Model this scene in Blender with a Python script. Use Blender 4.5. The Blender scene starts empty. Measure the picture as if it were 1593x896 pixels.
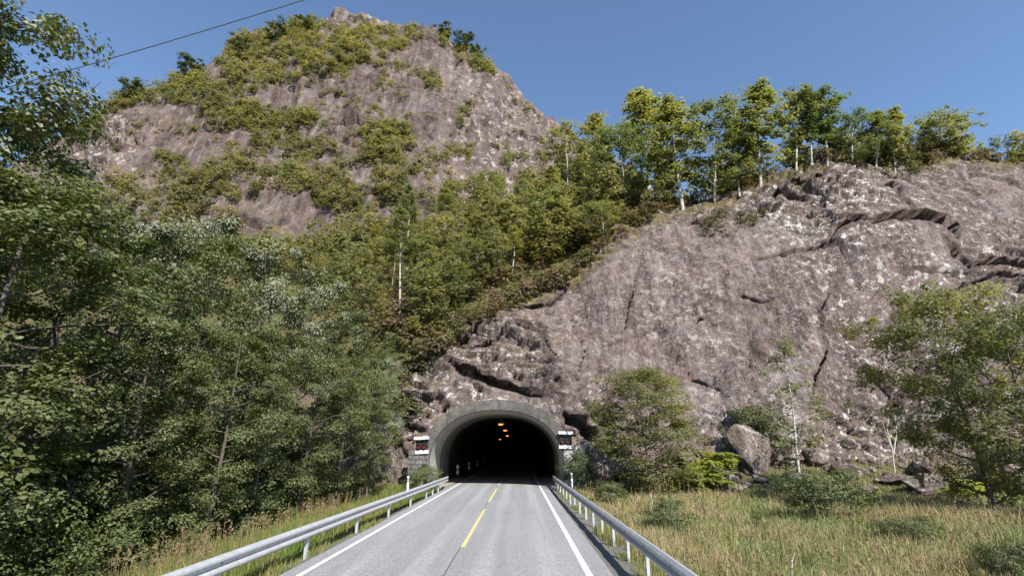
import bpy, math, random
import numpy as np
from mathutils import Vector, Matrix
from mathutils.bvhtree import BVHTree
from mathutils.kdtree import KDTree

R = math.radians
sc = bpy.context.scene

# ------------------------------------------------------------------ camera, sky, sun, exposure
F, W0, H0 = 796.5, 1593.0, 896.0            # focal length and size of the photograph in its pixels (90 degrees wide)
PITCH, YAW, CAM_H = math.atan(251 / F), R(.79), 2.5
cd = bpy.data.cameras.new('camera'); cam = bpy.data.objects.new('camera', cd)
sc.collection.objects.link(cam); sc.camera = cam
cam.location = (0, 0, CAM_H); cam.rotation_euler = (math.pi / 2 + PITCH, 0, YAW)
cd.sensor_width = 36; cd.lens = 36 * F / W0; cd.clip_start = .1; cd.clip_end = 20000

SUN_EL, SUN_AZ = R(41), R(28)               # height; angle to the right of straight behind the camera
to_sun = Vector((math.sin(SUN_AZ) * math.cos(SUN_EL), -math.cos(SUN_AZ) * math.cos(SUN_EL), math.sin(SUN_EL)))
wd = bpy.data.worlds.new('World'); sc.world = wd; wd.use_nodes = True
nt = wd.node_tree; bg = nt.nodes['Background']
sky = nt.nodes.new('ShaderNodeTexSky'); sky.sky_type = 'NISHITA'; sky.sun_disc = False
sky.sun_elevation = SUN_EL; sky.sun_rotation = math.atan2(to_sun.x, to_sun.y)
sky.air_density = 1.0; sky.dust_density = 0.; sky.ozone_density = 3.2; sky.altitude = 50
nt.links.new(sky.outputs[0], bg.inputs[0]); bg.inputs[1].default_value = .107
sd = bpy.data.lights.new('sun', 'SUN'); sun = bpy.data.objects.new('sun', sd); sc.collection.objects.link(sun)
sd.energy = 4.7; sd.angle = R(.53); sd.color = (1, .95, .88)
sun.rotation_euler = to_sun.to_track_quat('Z', 'Y').to_euler(); sun.location = (30, -40, 60)
vs = sc.view_settings; vs.view_transform = 'Standard'; vs.look = 'None'; vs.exposure = 0.95; vs.gamma = 1
sc.cycles.max_bounces = 7; sc.cycles.diffuse_bounces = 4; sc.cycles.transmission_bounces = 3
sc.cycles.transparent_max_bounces = 4; sc.cycles.caustics_reflective = False; sc.cycles.caustics_refractive = False
rng = np.random.default_rng(7); random.seed(7)

# ------------------------------------------------------------------ survey helpers: photo measurement + distance -> place
def ray(px, py):
    a = (px - W0 / 2) / F; b = (H0 / 2 - py) / F
    x = a; y = math.cos(PITCH) - b * math.sin(PITCH); z = math.sin(PITCH) + b * math.cos(PITCH)
    c, s = math.cos(YAW), math.sin(YAW)
    return np.array([x * c - y * s, x * s + y * c, z])
def aty(px, py, Y):
    r = ray(px, py); return np.array([0, 0, CAM_H]) + r * (Y / r[1])
def atz(px, py, Z=0.):
    r = ray(px, py); return np.array([0, 0, CAM_H]) + r * ((Z - CAM_H) / r[2])
def project(P):
    c, s = math.cos(YAW), math.sin(YAW)
    x = P[:, 0] * c + P[:, 1] * s; y = -P[:, 0] * s + P[:, 1] * c; z = P[:, 2] - CAM_H
    d = y * math.cos(PITCH) + z * math.sin(PITCH); u = -y * math.sin(PITCH) + z * math.cos(PITCH)
    d = np.maximum(d, .1)
    return np.stack([W0 / 2 + F * x / d, H0 / 2 - F * u / d], 1)
def sstep(a, b, x):
    t = np.clip((x - a) / (b - a), 0, 1); return t * t * (3 - 2 * t)

# ------------------------------------------------------------------ numpy noise
def _h(ix, iy, iz, seed):
    n = (ix * 374761393 + iy * 668265263 + iz * 2147483647 + seed * 1274126177) & 0xFFFFFFFF
    n = ((n ^ (n >> 13)) * 1274126177) & 0xFFFFFFFF
    n = ((n ^ (n >> 16)) * 2246822519) & 0xFFFFFFFF
    return ((n ^ (n >> 15)) & 0xFFFFFF) / float(0xFFFFFF)
def vnoise(P, seed=0):
    P = np.asarray(P, float); I = np.floor(P).astype(np.int64); f = P - I; f = f * f * f * (f * (f * 6 - 15) + 10)
    o = 0
    for dx in (0, 1):
        wx = f[:, 0] if dx else 1 - f[:, 0]
        for dy in (0, 1):
            wy = f[:, 1] if dy else 1 - f[:, 1]
            for dz in (0, 1):
                wz = f[:, 2] if dz else 1 - f[:, 2]
                o = o + wx * wy * wz * _h(I[:, 0] + dx, I[:, 1] + dy, I[:, 2] + dz, seed)
    return o * 2 - 1
def fbm(P, oct=4, seed=0, gain=.5):
    P = np.asarray(P, float); o = 0; a = 1; tot = 0
    for k in range(oct):
        o = o + a * vnoise(P, seed + k * 17); tot += a; a *= gain; P = P * 2.03 + 7.3
    return o / tot
def ridged(P, oct=3, seed=0):
    P = np.asarray(P, float); o = 0; a = 1; tot = 0
    for k in range(oct):
        o = o + a * (1 - np.abs(vnoise(P, seed + k * 31)) * 2); tot += a; a *= .5; P = P * 2.1 + 3.1
    return o / tot

# ------------------------------------------------------------------ mesh and object helpers
def mk_mesh(name, V, Fc, mat=None, smooth=False, attrs=None):
    """V (n,3); Fc (m,3) or (m,4) numpy"""
    V = np.ascontiguousarray(V, np.float32); Fc = np.ascontiguousarray(Fc, np.int32)
    me = bpy.data.meshes.new(name); k = Fc.shape[1]
    me.vertices.add(len(V)); me.vertices.foreach_set('co', V.ravel())
    me.loops.add(Fc.size); me.loops.foreach_set('vertex_index', Fc.ravel())
    me.polygons.add(len(Fc)); me.polygons.foreach_set('loop_start', np.arange(0, Fc.size, k, dtype=np.int32))
    me.polygons.foreach_set('loop_total', np.full(len(Fc), k, np.int32))
    if smooth: me.polygons.foreach_set('use_smooth', np.ones(len(Fc), bool))
    me.update(calc_edges=True)
    for an, av in (attrs or {}).items():
        if av.ndim == 1:
            at = me.attributes.new(an, 'FLOAT', 'POINT'); at.data.foreach_set('value', np.ascontiguousarray(av, np.float32))
        else:
            at = me.attributes.new(an, 'FLOAT_VECTOR', 'POINT'); at.data.foreach_set('vector', np.ascontiguousarray(av, np.float32).ravel())
    if mat: me.materials.append(mat)
    return me
def link(name, data, parent=None, **kw):
    o = bpy.data.objects.new(name, data); sc.collection.objects.link(o)
    if parent is not None: o.parent = parent
    for k, v in kw.items(): o[k] = v
    return o
def thing(name, label, cat, loc=(0, 0, 0), rz=0, group=None, scale=None):
    o = link(name, None, None, label=label, category=cat); o.empty_display_size = .2
    o.location = loc; o.rotation_euler = (0, 0, rz)
    if scale is not None: o.scale = (scale,) * 3 if np.isscalar(scale) else scale
    if group: o['group'] = group
    return o

class MB:
    """collects polygons, then builds one mesh"""
    def __init__(s): s.v = []; s.f = []
    def add(s, V, Fc):
        b = len(s.v); s.v += [tuple(map(float, p)) for p in V]; s.f += [tuple(int(i) + b for i in f) for f in Fc]; return s
    def box(s, c, d, rz=0, rx=0, ry=0):
        M = Matrix.Rotation(rz, 3, 'Z') @ Matrix.Rotation(rx, 3, 'X') @ Matrix.Rotation(ry, 3, 'Y')
        V = [M @ Vector((sx * d[0] / 2, sy * d[1] / 2, sz * d[2] / 2)) + Vector(c) for sx in (-1, 1) for sy in (-1, 1) for sz in (-1, 1)]
        return s.add(V, [(0, 1, 3, 2), (4, 6, 7, 5), (0, 4, 5, 1), (2, 3, 7, 6), (0, 2, 6, 4), (1, 5, 7, 3)])
    def tube(s, pts, rad, n=6, cap=True):
        V, Fc = tube(np.array(pts, float), np.broadcast_to(np.array(rad, float), (len(pts),)), n)
        s.add(V, Fc)
        if cap: s.f += [tuple(range(len(s.v) - n, len(s.v))), tuple(range(len(s.v) - len(V) + n - 1, len(s.v) - len(V) - 1, -1))]
        return s
    def sweep(s, prof, path, closed=True):
        """prof [(a,b)]: a along local x, b up; path list of (x,y,z): profile stays in the xz plane"""
        n = len(prof); V = [(p[0] + a, p[1], p[2] + b) for p in path for a, b in prof]
        Fc = []
        for i in range(len(path) - 1):
            for j in range(n if closed else n - 1):
                k = (j + 1) % n; Fc.append((i * n + j, i * n + k, (i + 1) * n + k, (i + 1) * n + j))
        if closed: Fc += [tuple(range(n - 1, -1, -1)), tuple(range((len(path) - 1) * n, len(path) * n))]
        return s.add(V, Fc)
    def build(s, name, mat, parent=None, bevel=0, smooth=False, **kw):
        me = bpy.data.meshes.new(name); me.from_pydata(s.v, [], s.f); me.materials.append(mat)
        import bmesh
        bm = bmesh.new(); bm.from_mesh(me); bmesh.ops.recalc_face_normals(bm, faces=bm.faces)
        if bevel:
            bmesh.ops.bevel(bm, geom=[e for e in bm.edges if e.is_manifold and e.calc_face_angle(0) > .6], offset=bevel, segments=2, affect='EDGES', clamp_overlap=True)
        bm.to_mesh(me); bm.free()
        if smooth: me.polygons.foreach_set('use_smooth', np.ones(len(me.polygons), bool))
        return link(name, me, parent, **kw)

def tube(P, rad, n=6):
    T = np.gradient(P, axis=0); T /= np.linalg.norm(T, axis=1, keepdims=True) + 1e-9
    ref = np.where(np.abs(T[:, 2:3]) > .9, np.array([[1., 0, 0]]), np.array([[0, 0, 1.]]))
    ref = np.broadcast_to(ref[0], T.shape) if np.ptp(np.abs(T[:, 2])) > .3 else ref
    A = np.cross(T, ref); A /= np.linalg.norm(A, axis=1, keepdims=True) + 1e-9; B = np.cross(T, A)
    a = np.linspace(0, 2 * np.pi, n, endpoint=False)
    V = P[:, None] + rad[:, None, None] * (np.cos(a)[None, :, None] * A[:, None] + np.sin(a)[None, :, None] * B[:, None])
    m = len(P); i = np.arange(m - 1)[:, None]; j = np.arange(n)[None]; k = (j + 1) % n
    Fc = np.stack([i * n + j, i * n + k, (i + 1) * n + k, (i + 1) * n + j], -1).reshape(-1, 4)
    return V.reshape(-1, 3), Fc
def grid_faces(nu, nv):
    i = np.arange(nu - 1)[:, None]; j = np.arange(nv - 1)[None]
    return np.stack([i * nv + j, (i + 1) * nv + j, (i + 1) * nv + j + 1, i * nv + j + 1], -1).reshape(-1, 4)

# ------------------------------------------------------------------ materials
class NT:
    def __init__(s, name):
        s.m = bpy.data.materials.new(name); s.m.use_nodes = True; s.t = s.m.node_tree; s.t.nodes.clear()
        s.out = s.n('ShaderNodeOutputMaterial'); s.bs = s.n('ShaderNodeBsdfPrincipled'); s.l(s.bs.outputs[0], s.out.inputs[0])
        s.bs.inputs['Specular IOR Level'].default_value = .3; s.bs.inputs['Roughness'].default_value = .9
    def n(s, t): return s.t.nodes.new(t)
    def l(s, a, b): s.t.links.new(a, b)
    def inp(s, sock, v):
        if hasattr(v, 'is_output'): s.l(v, sock)
        elif isinstance(v, (tuple, list)) and len(v) == 3 and sock.type == 'RGBA': sock.default_value = (*v, 1)
        else: sock.default_value = v
    def pos(s, scale=(1, 1, 1), obj=False):
        if obj: o = s.n('ShaderNodeTexCoord').outputs['Object']
        else: o = s.n('ShaderNodeNewGeometry').outputs['Position']
        m = s.n('ShaderNodeMapping'); s.l(o, m.inputs[0]); m.inputs['Scale'].default_value = scale; return m.outputs[0]
    def noise(s, v, scale, detail=4, rough=.6, dist=0.):
        x = s.n('ShaderNodeTexNoise'); s.l(v, x.inputs['Vector']); x.inputs['Scale'].default_value = scale
        x.inputs['Detail'].default_value = detail; x.inputs['Roughness'].default_value = rough; x.inputs['Distortion'].default_value = dist
        return x.outputs[0]
    def voro(s, v, scale, feature='F1', out=0):
        x = s.n('ShaderNodeTexVoronoi'); x.feature = feature; s.l(v, x.inputs['Vector']); x.inputs['Scale'].default_value = scale; return x.outputs[out]
    def ramp(s, f, stops, interp='LINEAR'):
        x = s.n('ShaderNodeValToRGB'); x.color_ramp.interpolation = interp; e = x.color_ramp.elements
        while len(e) < len(stops): e.new(.5)
        for k, (p, c) in enumerate(stops):
            e[k].position = p; e[k].color = (*c, 1) if isinstance(c, (tuple, list)) else (c, c, c, 1)
        s.inp(x.inputs[0], f); return x.outputs[0]
    def mix(s, f, a, b, mode='MIX'):
        x = s.n('ShaderNodeMix'); x.data_type = 'RGBA'; x.blend_type = mode
        s.inp(x.inputs[0], f); s.inp(x.inputs[6], a); s.inp(x.inputs[7], b); return x.outputs[2]
    def math(s, op, a, b=0., clamp=False):
        x = s.n('ShaderNodeMath'); x.operation = op; x.use_clamp = clamp; s.inp(x.inputs[0], a); s.inp(x.inputs[1], b); return x.outputs[0]
    def attr(s, name, out=2):
        x = s.n('ShaderNodeAttribute'); x.attribute_name = name; return x.outputs[out]
    def bump(s, h, strength=.5, dist=.05):
        x = s.n('ShaderNodeBump'); x.inputs['Strength'].default_value = strength; x.inputs['Distance'].default_value = dist
        s.l(h, x.inputs['Height']); s.l(x.outputs[0], s.bs.inputs['Normal']); return x
    def col(s, c): s.inp(s.bs.inputs['Base Color'], c); return s
    def set(s, **k):
        for a, v in k.items(): s.inp(s.bs.inputs[a.replace('_', ' ')], v)
        return s
    def nz(s):
        g = s.n('ShaderNodeNewGeometry'); x = s.n('ShaderNodeSeparateXYZ'); s.l(g.outputs['Normal'], x.inputs[0]); return x.outputs[2]

def m_rock(name, far=False):
    m = NT(name); k = .16 if far else 1.; fm = .5 if far else 1.
    p = m.pos(); n1 = m.noise(p, .13 * k, 6, .62, .6); n2 = m.noise(p, .55 * k, 6, .7, .3); n3 = m.noise(p, 3.6 * k, 7, .75)
    base = m.ramp(n1, [(.32, (.085, .062, .060)), (.44, (.135, .102, .097)), (.55, (.150, .118, .113)), (.66, (.21, .178, .165))])
    base = m.mix(m.ramp(n2, [(.38, 0.), (.68, .8)]), base, m.mix(.65, base, (.205, .15, .125)))
    base = m.mix(m.ramp(m.noise(p, .3 * k, 5, .7, .5), [(.5, 0.), (.66, .75)]), base, (.175, .165, .158))
    # water stains running down the fall line
    st = m.noise(m.pos((.8 * k, .35 * k, .07 * k)), 1., 6, .65, .5)
    base = m.mix(m.ramp(st, [(.44, .0), (.55, .7), (.66, 1.)]), base, m.mix(1., base, (.50, .46, .47), 'MULTIPLY'))
    st2 = m.noise(m.pos((1.7 * k, .9 * k, .12 * k)), 1., 5, .65, .4)
    base = m.mix(m.ramp(st2, [(.54, 0.), (.68, .75)]), base, (.29, .25, .235))
    base = m.mix(m.math('MULTIPLY', m.attr('stain'), m.ramp(m.noise(m.pos((1.3 * k, .6 * k, .16 * k)), 1., 6, .7, .4), [(.36, .25), (.56, 1.)])), base, m.mix(1., base, (.44, .39, .40), 'MULTIPLY'))
    # mottling, dark crust and lichen
    base = m.mix(m.ramp(n3, [(.34, .75 * fm), (.5, 0.)]), base, m.mix(1., base, (.42, .40, .41), 'MULTIPLY'))
    base = m.mix(m.ramp(n3, [(.55, 0.), (.70, .7 * fm)]), base, (.30, .265, .245))
    g1 = m.noise(p, 1.5 * k, 7, .8, .2); base = m.mix(m.ramp(g1, [(.36, .7 * fm), (.47, 0.)]), base, m.mix(1., base, (.48, .44, .45), 'MULTIPLY')); base = m.mix(m.ramp(g1, [(.54, 0.), (.64, .6 * fm)]), base, (.30, .27, .255))
    li = m.noise(p, 1.3 * k, 7, .8); lm = m.math('MULTIPLY', m.ramp(li, [(.55, 0.), (.585, 1.)]), m.attr('lichen'))
    lv_ = m.voro(m.pos((1, 1, .8)), 2.6 * k); ls = m.math('MULTIPLY', m.ramp(m.math('ADD', lv_, m.math('MULTIPLY', m.math('SUBTRACT', n3, .5), .5)), [(.10, 1.), (.17, 0.)]), m.math('MULTIPLY', m.attr('lichen'), m.ramp(n2, [(.44, 0.), (.52, 1.)])))
    base = m.mix(m.math('MAXIMUM', lm, ls), base, (.58, .565, .55))
    sp = m.noise(p, 9. * k, 4, .8); base = m.mix(m.ramp(sp, [(.34, .75 * fm), (.46, 0.)]), base, m.mix(1., base, (.5, .47, .47), 'MULTIPLY')); base = m.mix(m.ramp(sp, [(.55, 0.), (.66, .6 * fm)]), base, (.33, .30, .285))
    ck = m.noise(m.pos((.9, .9, .55)), .55 * k, 5, .62, .8); ckl = m.math('MULTIPLY', m.ramp(m.math('ABSOLUTE', m.math('SUBTRACT', ck, .5)), [(.0, 1.), (.006, .8), (.010, 0.)]), m.ramp(m.noise(p, .33 * k, 3, .6), [(.5, 0.), (.58, 1.)]))
    base = m.mix(m.math('MULTIPLY', ckl, .8), base, (.035, .03, .028))
    mo = m.noise(p, .8 * k, 5, .7)
    mm = m.math('MULTIPLY', m.ramp(mo, [(.40, 0.), (.56, 1.)]), m.attr('moss'))
    moc = m.ramp(m.noise(p, .5 * k, 4), [(.35, (.11, .085, .03)), (.5, (.16, .13, .045)), (.65, (.10, .11, .035))])
    base = m.mix(mm, base, moc)
    base = m.mix(1., base, (.80, .75, .735) if far else (1.24, 1.18, 1.15), 'MULTIPLY')
    m.col(base).set(Roughness=.85, Specular_IOR_Level=.2)
    h = m.math('ADD', m.math('MULTIPLY', n3, .7), m.math('MULTIPLY', m.noise(p, 11 * k, 6, .75), .4))
    h = m.math('ADD', m.math('SUBTRACT', h, m.math('MULTIPLY', ckl, .5)), m.math('ADD', m.math('MULTIPLY', g1, .9), m.math('MULTIPLY', sp, .25)))
    m.bump(h, .7 if far else 1., .9 if far else .26)
    return m.m
def m_hill():
    m = NT('hillside soil'); p = m.pos()
    n = m.noise(p, .25, 6, .65); n2 = m.noise(p, 1.7, 5, .7)
    c = m.ramp(n, [(.33, (.035, .05, .012)), (.46, (.075, .08, .02)), (.56, (.13, .105, .04)), (.68, (.14, .09, .05))])
    c = m.mix(m.ramp(n2, [(.35, .8), (.55, 0.)]), c, m.mix(1., c, (.4, .4, .35), 'MULTIPLY'))
    m.col(c); m.bump(m.noise(p, 3, 6, .7), 1., .3); return m.m
def m_ground():
    m = NT('meadow soil'); p = m.pos()
    n = m.noise(p, .35, 6, .65)
    c = m.ramp(n, [(.33, (.05, .06, .018)), (.5, (.10, .095, .035)), (.66, (.15, .12, .06))])
    c = m.mix(m.ramp(m.noise(p, 9, 5, .7), [(.35, .7), (.6, 0.)]), c, m.mix(1., c, (.5, .5, .42), 'MULTIPLY'))
    m.col(c); m.bump(m.noise(p, 12, 5, .7), .8, .08); return m.m
def m_asphalt():
    m = NT('asphalt'); p = m.pos()
    sp = m.noise(p, 55, 3, .7); big = m.noise(m.pos((1.2, .12, 1)), 1., 4, .6)
    c = m.ramp(sp, [(.3, (.17, .17, .173)), (.5, (.265, .265, .268)), (.68, (.38, .38, .38))])
    vs_ = m.voro(p, 38, out=1)
    sx = m.n('ShaderNodeSeparateXYZ'); m.l(vs_, sx.inputs[0])
    c = m.mix(m.math('MULTIPLY', m.math('GREATER_THAN', sx.outputs[0], .72), .45), c, (.42, .42, .41))
    c = m.mix(m.math('MULTIPLY', m.math('LESS_THAN', sx.outputs[1], .2), .5), c, (.09, .09, .095))
    c = m.mix(m.ramp(big, [(.4, 0.), (.65, .35)]), c, m.mix(1., c, (.7, .7, .7), 'MULTIPLY'))
    # polished wheel tracks along the lanes and the darker strip near the edges
    x = m.n('ShaderNodeSeparateXYZ'); m.l(m.pos(), x.inputs[0])
    u = m.math('ABSOLUTE', m.math('ADD', x.outputs[0], 1.55))
    tr = m.math('SINE', m.math('ADD', m.math('MULTIPLY', u, 4.19), -1.5))
    c = m.mix(m.math('MULTIPLY', m.ramp(tr, [(.3, 0.), (.9, .35)]), m.ramp(m.noise(m.pos((.6, .05, 1)), 2., 3), [(.3, .5), (.6, 1.)])), c, m.mix(1., c, (1.55, 1.55, 1.55), 'MULTIPLY'))
    dk = m.noise(m.pos((1.6, .035, 1)), 1., 4, .6); c = m.mix(m.ramp(dk, [(.46, 0.), (.62, .5)]), c, m.mix(1., c, (.72, .72, .74), 'MULTIPLY'))
    ck = m.noise(m.pos((.8, .35, 1)), 1., 5, .6, 1.); c = m.mix(m.math('MULTIPLY', m.ramp(m.math('ABSOLUTE', m.math('SUBTRACT', ck, .5)), [(0., 1.), (.0025, .6), (.004, 0.)]), m.ramp(m.noise(p, .15, 2), [(.48, 0.), (.56, .7)])), c, (.07, .07, .07))
    m.col(m.mix(m.ramp(u, [(.0, 1.), (.06, .0)]), c, m.mix(1., c, (.55, .55, .55), 'MULTIPLY')) if False else c).set(Roughness=.8)
    m.bump(m.noise(p, 70, 3, .8), .5, .008); return m.m
def m_simple(name, c, rough=.7, var=.25, scale=6., bump=.2, bd=.01, metal=0., spec=.3, stain=None, streak=0.):
    m = NT(name); p = m.pos(); n = m.noise(p, scale, 6, .65)
    cc = m.mix(m.ramp(n, [(.3, 0.), (.7, 1.)]), tuple(v * (1 - var) for v in c), tuple(min(1, v * (1 + var)) for v in c))
    if streak:
        s_ = m.noise(m.pos((2.5, 2.5, .25)), 1.5, 5, .65)
        cc = m.mix(m.ramp(s_, [(.45, 0.), (.7, streak)]), cc, stain or tuple(v * .35 for v in c))
    m.col(cc).set(Roughness=rough, Metallic=metal, Specular_IOR_Level=spec)
    if bump: m.bump(m.noise(p, scale * 5, 5, .7), bump, bd)
    return m.m
def m_leaf(name, c1, c2, under, trans=.35, src='object', yellow=(.16, .15, .03), yv=.12):
    m = NT(name); g = m.n('ShaderNodeNewGeometry')
    rnd = g.outputs['Random Per Island']
    c = m.mix(rnd, c1, c2)
    c = m.mix(m.math('LESS_THAN', m.math('FRACT', m.math('MULTIPLY', rnd, 37.7)), yv), c, yellow)
    if src == 'object': t = m.n('ShaderNodeObjectInfo').outputs['Random']
    else: t = m.attr('tint')
    c = m.mix(t, m.mix(1., c, (.55, .68, .70), 'MULTIPLY'), m.mix(1., c, (1.28, 1.18, 1.0), 'MULTIPLY'))
    tc = m.mix(1., c, (1.55, 1.55, .95), 'MULTIPLY')
    front = m.mix(g.outputs['Backfacing'], c, under)
    m.col(front).set(Roughness=.45, Specular_IOR_Level=.24)
    tr = m.n('ShaderNodeBsdfTranslucent'); m.l(tc, tr.inputs[0])
    mx = m.n('ShaderNodeMixShader'); mx.inputs[0].default_value = trans
    m.l(m.bs.outputs[0], mx.inputs[1]); m.l(tr.outputs[0], mx.inputs[2]); m.l(mx.outputs[0], m.out.inputs[0])
    return m.m
def m_grass(name, cols, trans=.3):
    m = NT(name); g = m.n('ShaderNodeNewGeometry'); rnd = g.outputs['Random Per Island']
    c = m.ramp(rnd, cols)
    t = m.attr('tint'); c = m.mix(t, m.mix(1., c, (.72, .92, .62), 'MULTIPLY'), m.mix(1., c, (1.2, 1.08, 1.05), 'MULTIPLY'))
    m.col(c).set(Roughness=.6)
    tr = m.n('ShaderNodeBsdfTranslucent'); m.l(c, tr.inputs[0]); mx = m.n('ShaderNodeMixShader'); mx.inputs[0].default_value = trans
    m.l(m.bs.outputs[0], mx.inputs[1]); m.l(tr.outputs[0], mx.inputs[2]); m.l(mx.outputs[0], m.out.inputs[0]); return m.m
def m_bark_birch():
    m = NT('birch bark'); n = m.noise(m.pos((3, 3, 14), obj=True), 1., 4, .7)
    m.col(m.ramp(n, [(.36, (.06, .05, .045)), (.46, (.38, .355, .32)), (.7, (.54, .51, .46))])); return m.m

def m_paint(name, c):
    m = NT(name); p = m.pos(); w = m.noise(p, 9, 6, .75); w2 = m.noise(p, .8, 3)
    cc = m.mix(m.ramp(w2, [(.3, 0.), (.7, .35)]), c, tuple(v * .75 for v in c))
    m.col(m.mix(m.ramp(m.math('ADD', w, m.math('MULTIPLY', w2, .25)), [(.48, .85), (.56, 0.)]), cc, (.24, .24, .24))).set(Roughness=.65); return m.m
M = dict(
    rock=m_rock('cliff rock'), mrock=m_rock('mountain rock', True), hill=m_hill(), ground=m_ground(), asphalt=m_asphalt(),
    gravel=m_simple('shoulder gravel', (.17, .16, .14), .95, .4, 25, .9, .03),
    white=m_paint('white road paint', (.70, .70, .68)),
    yellow=m_paint('yellow road paint', (.62, .50, .22)),
    concrete=m_simple('portal concrete', (.105, .098, .088), .9, .5, 2.2, .6, .02, streak=.8, stain=(.045, .042, .038)),
    pale=m_simple('pale wall concrete', (.42, .41, .385), .9, .2, 3, .5, .015, streak=.35),
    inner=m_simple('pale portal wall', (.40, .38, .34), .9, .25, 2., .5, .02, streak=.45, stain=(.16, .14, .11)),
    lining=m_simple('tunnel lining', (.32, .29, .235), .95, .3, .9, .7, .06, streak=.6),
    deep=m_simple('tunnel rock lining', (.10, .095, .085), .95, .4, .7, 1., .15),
    block=m_simple('wall block stone', (.15, .14, .135), .9, .5, 5, .6, .02, streak=.5),
    mortar=m_simple('mortar', (.42, .40, .37), .95, .2, 8, .4, .01),
    steel=m_simple('galvanised steel', (.47, .48, .49), .45, .12, 7, .15, .003, metal=.3, streak=.25, stain=(.30, .30, .30)),
    plastic=m_simple('white plastic', (.75, .75, .75), .45, .06, 8, 0, metal=0, spec=.5),
    black=m_simple('black plastic', (.012, .012, .013), .5, .2, 8, 0, spec=.5),
    red=m_simple('red lens', (.16, .015, .012), .2, .2, 8, 0, spec=.6),
    bark=m_simple('grey brown bark', (.10, .085, .07), .9, .5, 9, .8, .02), birch=m_bark_birch(),
    dead=m_simple('bleached wood', (.45, .42, .38), .8, .3, 12, .5, .005),
    cable=m_simple('cable', (.16, .16, .17), .6, .1, 5, 0, metal=.3),
    alder=m_leaf('alder leaf', (.060, .084, .020), (.125, .148, .038), (.13, .15, .065), .32, yellow=(.15, .15, .04)),
    willow=m_leaf('willow leaf', (.068, .090, .024), (.125, .143, .045), (.26, .275, .19), .3, yellow=(.17, .17, .06)),
    birchleaf=m_leaf('birch leaf', (.125, .143, .050), (.212, .212, .085), (.18, .185, .09), .55, yellow=(.25, .22, .06)),
    pineleaf=m_leaf('pine needles', (.085, .105, .035), (.14, .155, .05), (.10, .12, .045), .3, yv=.02),
    wood=m_leaf('far leaf', (.145, .146, .060), (.25, .23, .108), (.205, .20, .105), .56, src='tint', yellow=(.23, .19, .07)),
    under=m_leaf('undergrowth leaf', (.055, .085, .020), (.105, .135, .034), (.11, .135, .05), .32, src='tint'),
    shrub=m_leaf('hill shrub leaf', (.075, .095, .024), (.14, .135, .045), (.12, .12, .05), .3, src='tint', yellow=(.19, .13, .07), yv=.2),
    fern=m_leaf('fern frond', (.22, .26, .06), (.31, .34, .10), (.24, .27, .08), .5),
    heath=m_leaf('heather', (.17, .115, .075), (.21, .165, .085), (.18, .13, .085), .3, src='tint', yellow=(.22, .13, .09), yv=.3),
    grass=m_grass('meadow grass', [(0, (.15, .185, .062)), (.35, (.235, .235, .098)), (.6, (.32, .285, .145)), (.85, (.42, .37, .22)), (1, (.37, .28, .19))]),
    vgrass=m_grass('verge grass', [(0, (.10, .15, .03)), (.5, (.16, .19, .05)), (.8, (.24, .235, .09)), (1, (.30, .26, .13))]),
    seed=m_grass('seed heads', [(0, (.17, .10, .06)), (.5, (.25, .17, .10)), (1, (.32, .26, .17))]),
)

# ------------------------------------------------------------------ the lie of the land
CX = -1.6                                     # middle of the road
PY = 37.5                                     # front of the tunnel portal
def ground_z(x, y):
    x = np.asarray(x, float); y = np.asarray(y, float)
    P = np.stack([x * .35, y * .35, x * 0], 1) if x.ndim == 1 else None
    z = -.10 + 0 * x
    right = sstep(2.2, 4.5, x) * sstep(60, 45, y)
    z = z + right * (-.12 + sstep(33, 39.5, y) * 1.9 * sstep(7, 16, x) * (1 - .6 * sstep(28, 36, x)))
    left = sstep(-5.6, -8.5, x)
    z = z + left * (-.55 + sstep(34, 46, y) * 2.0)
    if P is not None:
        away = np.clip(sstep(2.6, 4.5, x) + sstep(-5.4, -7, x), 0, 1)
        z = z + away * .14 * fbm(P, 3, 5)
    return z
def gz(x, y): return float(ground_z(np.array([x]), np.array([y]))[0])

xs = np.concatenate([-np.geomspace(4000, 41, 24), np.arange(-40, 60.1, .5), np.geomspace(61, 4000, 24)])
ys = np.concatenate([-np.geomspace(3000, 6, 20), np.arange(-5, 46.1, .5), np.geomspace(47, 6000, 24)])
X, Y = np.meshgrid(xs, ys, indexing='ij')
V = np.stack([X.ravel(), Y.ravel(), ground_z(X.ravel(), Y.ravel())], 1)
g = link('ground', mk_mesh('ground', V, grid_faces(len(xs), len(ys)), M['ground'], True), kind='structure')

# road: straight to the portal, then bending a little to the left inside the tunnel
def road_dx(y): return -np.maximum(0, np.asarray(y, float) - 75) ** 2 / 900.
yy = np.concatenate([np.arange(-80, 75, 5.), np.arange(75, 231, 4.)])
def strip(name, x0, x1, y0, y1, z, mat, parent=None, thick=0., **kw):
    y = np.array([y0] + [v for v in yy if y0 < v < y1] + [y1], float)
    mb = MB(); dx = road_dx(y)
    n = len(y)
    if thick:
        mb.sweep([(x0, 0), (x1, 0), (x1 + thick * .6, -thick), (x0 - thick * .6, -thick)], [(dx[i], y[i], z) for i in range(n)])
    else:
        V = [(x0 + dx[i], y[i], z) for i in range(n)] + [(x1 + dx[i], y[i], z) for i in range(n)]
        mb.add(V, [(i, n + i, n + i + 1, i + 1) for i in range(n - 1)])
    return mb.build(name, mat, parent, **kw)
road = strip('road', CX - 3.42, CX + 3.55, -80, 230, 0, M['asphalt'], thick=.14, kind='structure')
strip('edge_line', CX - 3.06, CX - 2.94, -80, 230, .004, M['white'], road)
strip('edge_line', CX + 2.98, CX + 3.12, -80, 230, .004, M['white'], road)
y = -33.6
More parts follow.
